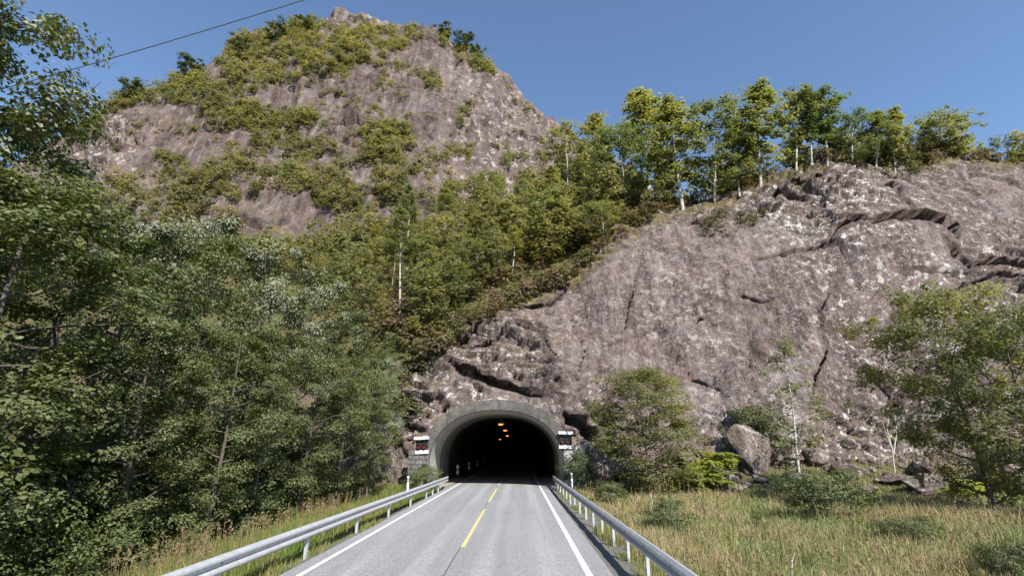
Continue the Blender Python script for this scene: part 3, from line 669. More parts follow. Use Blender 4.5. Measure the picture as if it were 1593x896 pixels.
# delineator posts
def delineator(x, y, label):
    t = thing('delineator_post', label, 'marker post', (x, y, gz(x, y)), 0, 'white delineator posts'); z = -gz(x, y)
    s = [(-.055, -.03), (.055, -.03), (.045, .03), (-.045, .03)]
    def pr(z0, z1, g=0): return MB().add([(a * (1 + g), b * (1 + g) , zz) for zz in (z0, z1) for a, b in s], [(0, 1, 2, 3)[::-1], (4, 5, 6, 7)] + [(i, (i + 1) % 4, 4 + (i + 1) % 4, 4 + i) for i in range(4)])
    pr(-.1, z + 1.12).build('post', M['plastic'], t); pr(z + .82, z + 1.02, .08).build('band', M['black'], t); MB().box((0, -.036, z + .92), (.05, .006, .1)).build('reflector', M['plastic'], t)
delineator(-6.05, 29.6, 'white delineator post with black band beside the thicket rail'); delineator(3.25, 34.0, 'white delineator post with black band at the meadow rail end')

# overhead cable
pa, pb = aty(95, 115, 14.5), aty(480, 0, 11.6); d = (pb - pa)
pts = [tuple(pa + d * s + np.array([0, 0, .02 * ((s - .5) * 3) ** 2])) for s in np.linspace(-2.5, 4.5, 40)]
link('overhead_cable', MB().tube(pts, .017, 6).build('tmp', M['cable']).data, None, label='thin overhead cable crossing the sky beside the summit', category='cable')
bpy.data.objects.remove(bpy.data.objects['tmp'])

# ================================================================== foliage makers
def leaf_mesh(C, nrm, L, Wd, r):
    """rhombic folded leaves: C centres, nrm normals, L lengths, Wd widths"""
    n = len(C); nrm = nrm / (np.linalg.norm(nrm, axis=1, keepdims=True) + 1e-9)
    a = r.normal(size=(n, 3)); a[:, 2] -= .5; a -= nrm * (a * nrm).sum(1, keepdims=True); a /= np.linalg.norm(a, axis=1, keepdims=True) + 1e-9
    b = np.cross(nrm, a); L = L[:, None]; Wd = Wd[:, None]
    v0 = C - a * L * .5; v2 = C + a * L * .5 - nrm * L * .08; v1 = C + b * Wd * .5 + nrm * Wd * .12 - a * L * .06; v3 = C - b * Wd * .5 + nrm * Wd * .12 - a * L * .06
    V = np.stack([v0, v1, v2, v3], 1).reshape(-1, 3); k = np.arange(n)[:, None] * 4
    return V, np.concatenate([k + np.array([[0, 1, 2]]), k + np.array([[0, 2, 3]])], 1).reshape(-1, 3)
def tree_geo(seed, h, cr, base, limbs, clumps, per, leaf, clump_r, tr, kind='round', lean=.05, sub=3, wob=.25, rn=.42):
    """returns wood (V, quads) and leaves (V, tris)"""
    r = np.random.default_rng(seed); WV, WF, nb_ = [], [], 0
    def addt(P, rad, n):
        nonlocal nb_
        v, f = tube(P, rad, n); WV.append(v); WF.append(f + nb_); nb_ += len(v)
    zs = np.linspace(0, 1, 9); ph = r.uniform(0, 6.28, 2)
    T = np.stack([lean * h * zs ** 1.5 * np.cos(ph[0]) + wob * np.sin(zs * 5 + ph[0]) * zs, lean * h * zs ** 1.5 * np.sin(ph[0]) + wob * np.sin(zs * 4 + ph[1]) * zs, h * .97 * zs - .3 * (zs == 0)], 1)
    addt(T, tr * (1 - zs * .88), 7)
    env = {'round': lambda u: np.sin(np.pi * np.clip(u * .86 + .1, 0, 1)) ** .6, 'birch': lambda u: (1 - u) ** .55 * (.55 + .45 * np.sin(np.pi * np.clip(u + .12, 0, 1))), 'top': lambda u: np.clip(u * 1.6, .1, 1) * np.sqrt(np.clip(1.08 - u, 0, 1)) * 1.1,
           'bush': lambda u: np.sqrt(np.clip(1 - u * u, 0, 1)), 'pine': lambda u: .25 + .9 * u * (1.15 - u)}[kind]
    ctr = []
    for i in range(limbs):
        u = (i + r.uniform(0, .9)) / limbs; z0 = base + (1 - base) * u * .96; s = np.array([np.interp(z0, zs, T[:, k]) for k in range(3)])
        az = i * 2.4 + r.uniform(-.5, .5); L = cr * env(u) * r.uniform(.72, 1.12); up = r.uniform(.25, .75) * (1.2 - .5 * u) if kind != 'pine' else r.uniform(-.1, .3)
        q_ = np.linspace(0, 1, 5)[:, None]; dv_ = np.array([math.cos(az), math.sin(az), 0.])
        Pl = s + dv_ * L * q_ + np.array([0, 0, 1.]) * L * up * q_ ** (1.3 if kind != 'birch' else .8) * (1 if kind != 'birch' else 1) + r.normal(0, .06 * L, (5, 3)) * q_
        if kind == 'birch': Pl[:, 2] -= .25 * L * q_[:, 0] ** 2.5
        r0 = tr * (1 - .85 * z0) * .45 + .008
        addt(Pl, r0 * (1 - .85 * q_[:, 0]), 4)
        tips = [Pl[2], Pl[3], Pl[4]]
        for j in range(sub):
            a0 = r.uniform(.35, .95); b0 = np.array([np.interp(a0, q_[:, 0], Pl[:, k]) for k in range(3)]); az2 = az + r.choice([-1, 1]) * r.uniform(.5, 1.3)
            e0 = b0 + np.array([math.cos(az2), math.sin(az2), r.uniform(-.1, .7)]) * L * r.uniform(.25, .5)
            addt(np.stack([b0, (b0 + e0) / 2 + r.normal(0, .03 * L, 3), e0]), r0 * np.array([.5, .35, .15]), 3); tips += [e0, (b0 + e0) / 2]
        ctr += tips
    ctr = np.array(ctr); ctr = ctr[r.permutation(len(ctr))]; ctr = ctr[np.arange(clumps) % len(ctr)] + r.normal(0, clump_r * .35, (clumps, 3))
    cs = clump_r * r.uniform(.6, 1.3, clumps); n = clumps * per; ci = np.repeat(np.arange(clumps), per)
    off = r.normal(size=(n, 3)); off /= np.linalg.norm(off, axis=1, keepdims=True); off *= r.uniform(.15, 1, (n, 1)) ** .55 * cs[ci][:, None] * np.array([1, 1, .62])
    C = ctr[ci] + off; C[:, 2] = np.maximum(C[:, 2], .12)
    ax = np.stack([np.interp(C[:, 2] / h, zs, T[:, 0]), np.interp(C[:, 2] / h, zs, T[:, 1]), C[:, 2] - .25 * h], 1); outw = C - ax; outw /= np.linalg.norm(outw, axis=1, keepdims=True) + 1e-6
    nrm = outw * .65 + off / (cs[ci][:, None]) * .5 + np.array([0, 0, .45]) + r.normal(0, rn, (n, 3))
    s_ = leaf * r.uniform(.5, 1.3, n)
    LV, LF = leaf_mesh(C, nrm, s_, s_ * (.68 if kind != 'pine' else .3), r)
    return (np.concatenate(WV), np.concatenate(WF)), (LV, LF)
class Proto:
    def __init__(s, name, wood_mat, leaf_mat, **k):
        (wv, wf), (lv, lf) = tree_geo(**k); s.h = k['h']
        s.w = mk_mesh(name + ' trunk', wv, wf, M[wood_mat], True); s.c = mk_mesh(name + ' crown', lv, lf, M[leaf_mat])
    def put(s, name, label, cat, loc, h, rz=None, group=None, wide=1.):
        k = h / s.h; t = thing(name, label, cat, loc, random.uniform(0, 6.28) if rz is None else rz, group, (k * wide, k * wide, k))
        link('trunk', s.w, t); link('crown', s.c, t); return t

# ---- thicket of broadleaf trees along the verge
ALD = [Proto('alder', 'bark', 'alder', seed=100 + i, h=12., cr=[3.3, 2.9, 3.6, 3.1][i], base=.10, limbs=26, clumps=150, per=150, leaf=.135, clump_r=.62, tr=.15, kind='round', sub=3) for i in range(3)]
WIL = [Proto('willow', 'bark', 'willow', seed=120 + i, h=12., cr=[3.4, 3.0][i], base=.14, limbs=26, clumps=150, per=150, leaf=.13, clump_r=.6, tr=.14, kind='round', sub=3) for i in range(2)]
def T(px, py, Y): p = aty(px, py, Y); return p
TH = [ # plan x, y, height, kind, width, label
    (-14.6, 9.6, 16.2, WIL[0], 1.0, 'tall willow with silvery leaves at the edge of the picture, crown against the sky'),
    (-16.8, 12.2, 16.4, ALD[0], .9, 'tall tree just behind the silvery willow, crown reaching towards the cable'),
    (-11.2, 11.0, 9.8, ALD[1], 1.0, 'low spreading alder overhanging the tall brown grass at the picture edge'),
    (-13.4, 14.2, 10.6, ALD[2], 1.0, 'dark alder behind the low spreading one, below the cable end'),
    (-11.0, 15.2, 7.4, ALD[0], .95, 'short leafy alder behind the grass, second in the front row'),
    (-15.2, 18.4, 12.2, WIL[1], 1.05, 'broad willow whose crown rises below the bare lower slab'),
    (-10.4, 18.4, 7.4, ALD[1], .9, 'bushy alder with slanting trunk, third in the front row'),
    (-13.6, 21.4, 12.2, ALD[2], 1.0, 'rounded alder in the middle of the thicket with pale tips'),
    (-10.6, 21.8, 8.2, ALD[0], .9, 'alder with leaning pale trunk showing in the thicket'),
    (-17.6, 24.5, 15.6, WIL[0], 1.0, 'tall willow with white flecked top beneath the brown slab'),
    (-13.2, 25.4, 13.6, WIL[1], 1.0, 'silvery topped willow in front of the wooded slope'),
    (-10.2, 25.2, 8.6, ALD[1], .9, 'dense green alder halfway along the thicket rail'),
    (-12.6, 29.6, 13.4, WIL[0], .95, 'pale willow standing out before the white birch stems'),
    (-9.6, 28.8, 8.4, ALD[2], .85, 'low alder behind the thicket delineator post'),
    (-11.2, 33.6, 12.4, ALD[0], .9, 'alder with sloping crown near the tunnel brow'),
    (-9.1, 32.6, 7.6, ALD[1], .75, 'small dark alder beside the block wall'),
    (-10.0, 37.0, 9.6, WIL[1], .75, 'last willow of the thicket touching the rock above the signal'),
    (-21.5, 19.5, 13.0, ALD[1], 1.0, 'shaded alder at the back of the thicket near the picture edge'),
    (-20.5, 31.0, 15.0, ALD[2], 1.0, 'back row alder below the mountain foot'),
]
for x, y, h, pr, w, lab in TH:
    pr.put('willow_tree' if pr in WIL else 'alder_tree', lab, 'tree', (x, y, gz(x, y) - .05), h, None, 'trees of the roadside thicket', w * .85 if h > 11 else w * 1.15)

# ---- trees and bushes on the meadow side
SAP = Proto('sapling', 'bark', 'birchleaf', seed=141, h=7., cr=2.0, base=.03, limbs=44, clumps=300, per=64, leaf=.12, clump_r=.46, tr=.05, kind='round', sub=2)
THIN = Proto('young rowan', 'birch', 'birchleaf', seed=142, h=8., cr=1.7, base=.1, limbs=20, clumps=52, per=44, leaf=.14, clump_r=.45, tr=.06, kind='birch', sub=2)
BUSH = [Proto('bush', 'bark', 'alder', seed=150 + i, h=1.8, cr=1.5, base=.02, limbs=34, clumps=150, per=56, leaf=.085, clump_r=.32, tr=.03, kind='bush', sub=2) for i in range(2)]
EDGE = Proto('edge tree', 'bark', 'birchleaf', seed=161, h=9., cr=3.1, base=.05, limbs=36, clumps=230, per=100, leaf=.14, clump_r=.55, tr=.10, kind='round', sub=3)
def stand(pr, name, label, cat, px, py, Y, top, group=None, wide=1., rz=None):
    p = aty(px, py, Y); z = gz(p[0], Y); tz = aty(px, top, Y)[2]; return pr.put(name, label, cat, (p[0], Y, z - .05), tz - z, rz, group, wide)
stand(SAP, 'sapling_tree', 'bushy green sapling beside the pale tunnel wall', 'tree', 1010, 760, 33.5, 566, None, 1.45)
stand(THIN, 'rowan_tree', 'slim open young tree casting its shadow on the cliff', 'tree', 1243, 735, 36.5, 498, None, 1.15)
stand(EDGE, 'alder_tree', 'large leafy tree at the meadow edge over the flat ledge', 'tree', 1545, 790, 25, 440, None, 1.0)
stand(EDGE, 'alder_tree', 'leafy tree half cut by the picture edge above the meadow', 'tree', 1650, 800, 22, 470, None, .95)
stand(BUSH[0], 'bush', 'round dark bush alone in the meadow grass', 'bush', 1290, 802, 22.5, 737, None, 1.2)
stand(BUSH[1], 'bush', 'low bush in the meadow before the bright ferns', 'bush', 1035, 830, 18.5, 780, None, .9)
stand(BUSH[1], 'bush', 'small dark bush against the pale wall by the rail end', 'bush', 900, 770, 35.4, 708, None, .6)
stand(BUSH[0], 'bush', 'low spreading bush in the grass under the large leafy tree', 'bush', 1420, 842, 17.5, 805, None, 1.6)
stand(BUSH[1], 'bush', 'little shrub at the sapling foot on the meadow side', 'bush', 950, 785, 29, 752, None, 1.2)
stand(BUSH[0], 'bush', 'bright leafy plant by the picture corner in the meadow', 'bush', 1585, 895, 12.5, 845, None, 1.0)
stand(BUSH[0], 'bush', 'weedy green shrub below the dark block wall', 'bush', 655, 765, 35.5, 728, None, 1.0)
stand(BUSH[1], 'bush', 'dark bush mostly standing in for the shadow of the slim young tree on the rocks', 'bush', 1190, 720, 38.4, 640, None, .8)  # leaf mass put here mostly for the slim tree's shadow on the rock
# ferns: rosettes of fronds
def fern_mesh(seed):
    r = np.random.default_rng(seed); C, Nn, L = [], [], []
    for i in range(26):
        az = r.uniform(0, 6.28); ln = r.uniform(.6, 1.1); up = r.uniform(.5, 1.3); s0 = np.array([*r.normal(0, .22, 2), 0])
        for q_ in np.linspace(.15, 1, 12):
            p = s0 + np.array([math.cos(az), math.sin(az), 0]) * ln * q_ * .9 + np.array([0, 0, 1]) * (up * q_ - .75 * q_ * q_) * ln
            for sd_ in (-1, 1):
                w = .17 * (1.15 - q_); C.append(p + sd_ * w * np.array([-math.sin(az), math.cos(az), -.1])); Nn.append(np.array([.2 * math.cos(az), .2 * math.sin(az), 1]) + r.normal(0, .2, 3)); L.append(w * 2.2 + .04)
    V, Fc = leaf_mesh(np.array(C), np.array(Nn), np.array(L), np.array(L) * .5, r); return mk_mesh('fern', V, Fc, M['fern'])
FERN = [fern_mesh(1), fern_mesh(2)]
for k, (px, py, Y, s, lab) in enumerate(((1118, 722, 35.8, 1.7, 'bright green fern clump against the leaning slab'), (1070, 764, 34, 1.5, 'bright fern clump at the foot of the bushy sapling'), (1112, 752, 34.5, 1.3, 'yellow green fern clump above the white stones'),
                                        (1085, 738, 35, 1.4, 'fern clump between the sapling and the leaning slab'), (1500, 765, 30, 1.3, 'fern clump in front of the flat ledge'))):
    p = aty(px, py, Y); o = link('fern', FERN[k % 2], None, label=lab, category='fern', group='ferns at the foot of the cliff'); o.location = (p[0], Y, max(gz(p[0], Y), p[2]) - .02); o.scale = (s,) * 3; o.rotation_euler.z = k * 1.3

# ================================================================== birches and other trees that can be told apart on the slope
BIR = [Proto('birch', 'birch', 'birchleaf', seed=200 + i, h=11., cr=[3.0, 2.6, 3.3, 2.7][i], base=[.16, .22, .10, .36][i], limbs=[30, 28, 32, 22][i], clumps=[170, 150, 180, 110][i], per=30, leaf=.27, clump_r=.6, tr=.13, kind=['birch', 'birch', 'round', 'top'][i], sub=2, rn=.24) for i in range(4)]
BIR.append(Proto('stem birch', 'birch', 'birchleaf', seed=230, h=11., cr=2.0, base=.52, limbs=18, clumps=80, per=28, leaf=.26, clump_r=.55, tr=.11, kind='birch', sub=2, rn=.24))
PIN = [Proto('pine', 'bark', 'pineleaf', seed=220 + i, h=9., cr=3.2, base=.16, limbs=20, clumps=80, per=26, leaf=.5, clump_r=.8, tr=.12, kind='round', lean=.08, sub=2, rn=.24) for i in range(2)]
SL = [ # base px, base py, top py, proto, width, name, label
    (1010, 318, 125, 0, 1.15, 'broad birch, tallest of the wood above the cliff'), (975, 330, 185, 2, 1.0, 'birch in front of the tallest one on the rim'), (1062, 300, 138, 1, 1.1, 'birch directly beside the tallest of the rim'),
    (1112, 290, 150, 2, 1.0, 'birch with bent white stem above the rim'), (1150, 275, 175, 0, 1.0, 'low birch between the bent stem and the pointed tree'), (1183, 262, 124, 1, 1.15, 'pointed birch with forked white stem on the rim'),
    (1238, 240, 135, 3, 1.0, 'open crowned birch beside the flat topped tree'), (1262, 235, 128, 3, .9, 'flat topped tree leaning over the rim, bare white stem'), (1287, 232, 128, 3, 1.1, 'spreading thin tree at the end of the stem row'),
    (1325, 232, 168, 2, 1.0, 'rounded birch beyond the flat topped tree'), (1362, 235, 165, 0, 1.0, 'birch above the cliff corner boulder'), (1392, 240, 160, 1, .9, 'birch with single straight white stem above the overhang'),
    (1435, 200, 142, 3, 1.1, 'small lone tree silhouetted higher than the shrubs'), (1470, 215, 175, 2, 1.2, 'low birch over the overhang'), (1525, 220, 178, 0, 1.2, 'low birch near the picture edge above the cliff'), (1575, 215, 152, 3, 1.2, 'tree at the picture edge on the cliff top'),
    (925, 300, 175, 1, 1.0, 'birch against the mountain flank, top in the sky'), (908, 330, 225, 4, .9, 'thin birch with white stem by the mountain flank'), (885, 330, 200, 2, .9, 'birch where the mountain edge meets the wood'),
    (622, 492, 318, 4, .9, 'tall birch with long white stem above the thicket'), (632, 400, 285, 4, .8, 'birch behind the long white stem, higher on the slope'), (606, 470, 355, 4, .7, 'slender birch just beside the long white stem'),
    (797, 425, 350, 4, .9, 'small birch with white stem above the brow'), (560, 400, 320, 2, .9, 'birch above the silvery willow top'), (660, 450, 365, 0, .9, 'leafy birch in the hollow above the brow'),
    (705, 480, 410, 2, .9, 'bushy birch on the brow of the tunnel rock'), (745, 440, 375, 2, 1.0, 'round birch beside the mossy outcrop'), (690, 380, 290, 0, 1.0, 'large birch in the middle of the slope'), (760, 345, 265, 2, 1.1, 'dense birch below the mountain wall'),
    (835, 380, 320, 2, 1.0, 'birch over the bushy ledge'), (860, 345, 260, 1, 1.0, 'birch halfway up the wooded slope'), (940, 375, 315, 2, 1.0, 'low birch at the top of the smooth slab edge')]
for bx, by, ty, k, w, lab in SL:
    h = hit(bx, by, (0, 1)) or hit(bx, by + 25, (0, 1))
    if h is None: print('no ground for', lab); continue
    p = h[0]; hh = max(3., (aty(bx, ty, p.y)[2] - p.z) * (.93 if bx > 940 else 1.) + .3)
    t = BIR[k].put('birch_tree', lab, 'tree', (p.x, p.y, p.z - .25), hh, None, 'birches on the slope above the tunnel', w * 1.12 * min(1.6, max(1., 8.5 / hh)))
    t.rotation_mode = 'ZYX'; t.rotation_euler = (R(random.uniform(-2, 5)), R(random.uniform(-2, 3) + 9 * float(sstep(1000, 1300, bx))), t.rotation_euler.z)   # grown out over the slope

# ================================================================== woods and scrub that read as one mass
def in_poly(x, y, poly):
    ins = np.zeros(len(x), bool); n = len(poly)
    for i in range(n):
        (x0, y0), (x1, y1) = poly[i], poly[(i + 1) % n]
        c = ((y0 > y) != (y1 > y)) & (x < (x1 - x0) * (y - y0) / ((y1 - y0) or 1e-9) + x0); ins ^= c
    return ins
def scatter(poly, n, which, seed, clump=0., cut=-.2):
    r = np.random.default_rng(seed); pl = np.array(poly); lo, hi = pl.min(0), pl.max(0); out = []
    tries = 0
    while len(out) < n and tries < 14:
        x = r.uniform(lo[0], hi[0], n * 2); y = r.uniform(lo[1], hi[1], n * 2); k = in_poly(x, y, poly)
        if clump: k &= fbm(np.stack([x / clump, y / (clump * .6), 0 * x], 1), 3, seed) > cut
        for a, b in zip(x[k], y[k]):
            h = hit(a, b, which)
            if h is not None: out.append((h[0].x, h[0].y, h[0].z, a, b, h[1].z, h[2]))
            if len(out) >= n: break
        tries += 1
    return out
def bake(name, protos, items, mat, r, label, cat):
    """items: (x,y,z,height,width,tint)"""
    VV, FF, TT = [], [], []; nb_ = 0
    for k, (x, y, z, h, w, ti) in enumerate(items):
        pv, pf = protos[k % len(protos)]; a = r.uniform(0, 6.28); c, s = math.cos(a), math.sin(a)
        v = np.stack([(pv[:, 0] * c - pv[:, 1] * s) * w + x, (pv[:, 0] * s + pv[:, 1] * c) * w + y, pv[:, 2] * h + z], 1)
        VV.append(v); FF.append(pf + nb_); nb_ += len(v); TT.append(np.full(len(v), ti))
    return link(name, mk_mesh(name, np.concatenate(VV), np.concatenate(FF), M[mat], False, dict(tint=np.concatenate(TT))), None, kind='stuff', label=label, category=cat)
def unit(seed, kind, clumps, per, leaf, clump_r, limbs=16, base=.12, cr=.34):
    (wv, wf), (lv, lf) = tree_geo(seed=seed, h=1., cr=cr, base=base, limbs=limbs, clumps=clumps, per=per, leaf=leaf, clump_r=clump_r, tr=.012, kind=kind, sub=1, wob=.03, rn=.24)
    wt = np.concatenate([wf[:, [0, 1, 2]], wf[:, [0, 2, 3]]]) if False else None
    return lv, lf
r = np.random.default_rng(99)
U_T = [unit(301 + i, ['birch', 'round', 'round', 'birch'][i], 38, 15, .052, .085, limbs=20, cr=.27) for i in range(4)]
U_S = [unit(311 + i, ['bush', 'round', 'bush', 'round'][i], 22, 10, .125, .19, limbs=16, base=.05, cr=.45) for i in range(4)]
U_B = [unit(321 + i, 'bush', 15, 8, .16, .24, limbs=12, base=.02, cr=.6) for i in range(4)]
# wood on the slope; the ground in front of the clear stems stays open
STEMS = [(t_[0], t_[1]) for t_ in SL if t_[3] == 4] + [(735, 430), (745, 400)]
wood_poly = [(430, 330), (520, 300), (600, 290), (720, 280), (850, 262), (905, 235), (960, 250), (1100, 235), (1270, 205), (1450, 200), (1700, 205), (1700, 232), (1480, 225), (1290, 225), (1190, 255), (1090, 290), (1010, 315), (945, 360), (900, 400), (800, 440), (700, 500), (640, 565), (560, 520), (430, 420)]
it = []
for x, y, z, a, b, nz_, k in scatter(wood_poly, 300, (0, 1), 5):
    if k == 0 and nz_ < .5: continue
    if any(abs(a - sx_) < 13 and -14 < b - sy_ < 75 for sx_, sy_ in STEMS): continue
    h = (3.2 + 6.5 * r.random() ** 1.3) * (1 if b < 420 else .8) * (.8 if a > 1020 else 1.); it.append((x, y, z - .2, h, h * r.uniform(.8, 1.25), r.uniform(0, 1)))
# the same wood goes on where it is hidden behind its own edge
for _ in range(110):
    x = r.uniform(-60, 110); y = float(rim_y(x)) + r.uniform(10, 110); z = drop(x, y); h = r.uniform(4.5, 9); it.append((x, y, z - .2, h, h, r.uniform(0, 1)))
for _ in range(110):
    x = r.uniform(9, 66); y = float(rim_y(x)) + (r.uniform(2.5, 20) if x < 34 else r.uniform(1.5, 8)); z = drop(x, y); h = r.uniform(3., 6.) * (1.1 if x < 34 else 1.); it.append((x, y, z - .2, h, h * r.uniform(1., 1.3), r.uniform(0, 1)))
bake('hillside_wood', U_T, it, 'wood', r, 'mass of light green birch wood covering the slope above the tunnel', 'wood')
# foot of the mountain and its ledges
mt = []
def bushes(poly, n, h0, h1, seed, clump=0., cut=-.2, t0=0., t1=1.):
    for x, y, z, a, b, nz_, k in scatter(poly, n, (1, 2), seed, clump, cut):
        d = math.hypot(x, y); h = r.uniform(h0, h1); mt.append((x, y, z - .15 * h, h, h * r.uniform(.85, 1.35), float(np.clip(r.normal((t0 + t1) / 2, .3), 0, 1))))
bushes([(60, 330), (200, 285), (330, 255), (420, 265), (470, 262), (520, 262), (600, 240), (640, 262), (730, 282), (850, 275), (880, 300), (700, 330), (560, 330), (520, 345), (455, 305), (360, 320), (300, 345), (60, 360)], 270, 4, 10, 21)
bushes([(60, 360), (300, 330), (360, 330), (380, 360), (470, 395), (560, 380), (560, 450), (300, 430), (60, 420)], 110, 4, 8, 22)
bushes([(95, 225), (165, 140), (285, 98), (345, 88), (365, 60), (405, 42), (470, 30), (512, 42), (560, 46), (640, 45), (660, 62), (600, 95), (560, 105), (470, 125), (400, 150), (350, 160), (310, 165), (200, 172), (130, 232)], 560, 3.5, 9, 23, 45, -.45)
bushes([(310, 165), (350, 160), (400, 170), (500, 180), (505, 205), (430, 208), (330, 205)], 110, 5, 9, 24)
bushes([(400, 215), (470, 205), (520, 235), (500, 262), (420, 260), (340, 262), (240, 270), (190, 300), (150, 300), (230, 250), (340, 225)], 90, 3, 8, 25, 40, -.1)
bushes([(560, 215), (610, 195), (640, 205), (640, 240), (600, 258), (560, 250)], 45, 6, 11, 26)
bushes([(500, 95), (600, 95), (680, 120), (690, 140), (620, 160), (560, 150), (500, 160), (470, 150)], 70, 3, 7, 27, 25, .05)
bushes([(640, 45), (700, 62), (760, 102), (770, 118), (740, 115), (690, 75)], 55, 4, 8, 28)
bushes([(715, 165), (735, 165), (740, 190), (715, 200)], 8, 4, 7, 29)
bushes([(640, 235), (760, 225), (870, 235), (870, 255), (760, 262), (640, 262)], 45, 3, 7, 30, 20, .05)
bushes([(760, 100), (800, 140), (850, 195), (830, 200), (780, 140)], 16, 2, 4.5, 31)
bushes([(200, 190), (400, 170), (480, 130), (640, 150), (640, 230), (520, 235), (300, 235), (160, 250)], 120, 2, 5, 32, 18, .12)
bushes([(660, 90), (760, 130), (840, 230), (700, 220)], 22, 1.5, 4, 33, 14, .1)
bake('mountain_scrub', U_S, mt, 'wood', r, 'green bushes and small trees on the ledges and foot of the mountain', 'scrub')
# skyline pines on the ridge one can pick out
for k, (px, py, ty, lab) in enumerate(((292, 118, 90, 'small round tree on the mountain shoulder skyline'), (372, 86, 58, 'dark tree at the step of the mountain skyline'), (430, 58, 34, 'dark pine on the skyline before the summit'), (470, 44, 26, 'pine just below the summit rocks'),
                                      (720, 74, 52, 'dark pine on the far skyline beyond the summit'), (690, 54, 36, 'pine between the summit and the far skyline pine'), (200, 155, 125, 'leaning tree low on the mountain skyline'), (742, 88, 72, 'last small pine on the descending skyline'))):
    h = hit(px, py + 6, (2,)) or hit(px, py + 14, (2,))
    if h is None: continue
    p = h[0]; PIN[k % 2].put('pine_tree', lab, 'tree', (p.x, p.y, p.z - 2.2), max(7., aty(px, ty, p.y)[2] - p.z + 1.2), None, 'trees on the mountain skyline', 1.2)
# heather and low scrub along the rim and on the slope
hs = []
rim_band = [(640, 575), (700, 520), (800, 462), (880, 430), (930, 392), (970, 345), (1020, 318), (1100, 300), (1170, 275), (1230, 248), (1300, 232), (1400, 240), (1480, 232), (1593, 240), (1720, 245), (1720, 262), (1480, 250), (1400, 262), (1280, 250), (1200, 275), (1150, 300), (1020, 338), (960, 372), (880, 446), (790, 480), (700, 540), (650, 590)]
for x, y, z, a, b, nz_, k in scatter(rim_band, 620, (0, 1), 41):
    if nz_ < .35: continue
    h = r.uniform(.5, 1.7); hs.append((x, y, z - .15, h, h * r.uniform(.9, 1.6), r.uniform(0, 1)))
for x, y, z, a, b, nz_, k in scatter(wood_poly, 420, (0, 1), 42):
    if k == 0 and nz_ < .5: continue
    h = r.uniform(.8, 2.2); hs.append((x, y, z - .15, h, h * r.uniform(1., 1.7), r.uniform(0, 1)))
for x, y, z, a, b, nz_, k in scatter([(600, 330), (900, 290), (960, 330), (900, 400), (800, 430), (690, 480), (620, 470)], 90, (0, 1), 43, 40, -.1):
    h = r.uniform(1.5, 3.2); hs += [(x, y, z - .15, h, h * r.uniform(1., 1.6), r.uniform(.2, 1))] * 1 + [(x + 1, y + 1, z - .1, h * .5, h * .6, .5)]
bake('heather', U_B, hs[::2], 'heath', r, 'brownish heather along the cliff rim and under the birches', 'heather')
ws = hs[1::2]
for poly, n, h0, h1, sd in (([(1090, 345), (1125, 335), (1130, 362), (1100, 372)], 8, .8, 1.6, 51), ([(1150, 335), (1190, 332), (1190, 352), (1150, 356)], 10, .7, 1.4, 52), ([(1350, 250), (1440, 245), (1440, 275), (1360, 275)], 26, .7, 1.6, 53),
                            ([(1230, 265), (1340, 300), (1330, 325), (1220, 330)], 12, .4, .9, 54), ([(670, 520), (760, 470), (830, 455), (820, 475), (720, 520), (680, 560)], 30, .6, 1.6, 55), ([(610, 560), (650, 570), (650, 650), (610, 700)], 16, .8, 1.8, 56), ([(1040, 655), (1140, 655), (1140, 675), (1040, 675)], 8, .4, .8, 57), ([(1300, 625), (1420, 640), (1480, 690), (1420, 700), (1320, 660)], 22, .4, 1.0, 58)):
    for x, y, z, a, b, nz_, k in scatter(poly, n, (0, 1), sd):
        h = r.uniform(h0, h1); ws.append((x, y, z - .2 * h, h, h * r.uniform(.9, 1.4), r.uniform(0, 1)))
bake('rim_scrub', U_B, ws, 'shrub', r, 'low green shrubs on the cliff rim, its ledges and cracks', 'scrub')
# shaded undergrowth below the thicket
un = []
for _ in range(170):
    y = r.uniform(9, 38); x = r.uniform(-19, -11) if r.random() < .55 else r.uniform(-11.2, -9.2); h = r.uniform(2.4, 4.6) if x < -12.5 else r.uniform(.9, 2.2) * (1 if x < -10 else .6); un.append((x, y, gz(x, y) - .1, h, h * r.uniform(.8, 1.2), r.uniform(0, .6)))
U_U = [unit(331 + i, 'bush', 44, 24, .05, .17, limbs=20, base=.03, cr=.5) for i in range(3)]
bake('undergrowth', U_U, un, 'under', r, 'dark leafy undergrowth on the floor of the roadside thicket', 'undergrowth')

# ================================================================== boulders and rubble
def boulder(seed, sx, sy, sz, sub=3, fac=.35):
    import bmesh
    bm = bmesh.new(); bmesh.ops.create_icosphere(bm, subdivisions=sub + 1, radius=1); r_ = np.random.default_rng(seed)
    V = np.array([v.co for v in bm.verts]); V /= (np.abs(V) ** 5).sum(1, keepdims=True) ** .2
    for _ in range(18):                                   # split off flat facets
        nn = r_.normal(size=3); nn /= np.linalg.norm(nn); d = r_.uniform(.55, .95); k = V @ nn - d; V -= np.clip(k, 0, None)[:, None] * nn
    V += fac * .12 * fbm(V * 3.5 + seed, 3, seed)[:, None] * V; V *= np.array([sx, sy, sz])
    Fc = np.array([[v.index for v in f.verts] for f in bm.faces]); bm.free()
    return mk_mesh('boulder', V, Fc, M['rock'], False, dict(lichen=np.full(len(V), .55), moss=np.clip(sstep(.1, .9, V[:, 2] / sz) * .35, 0, 1)))
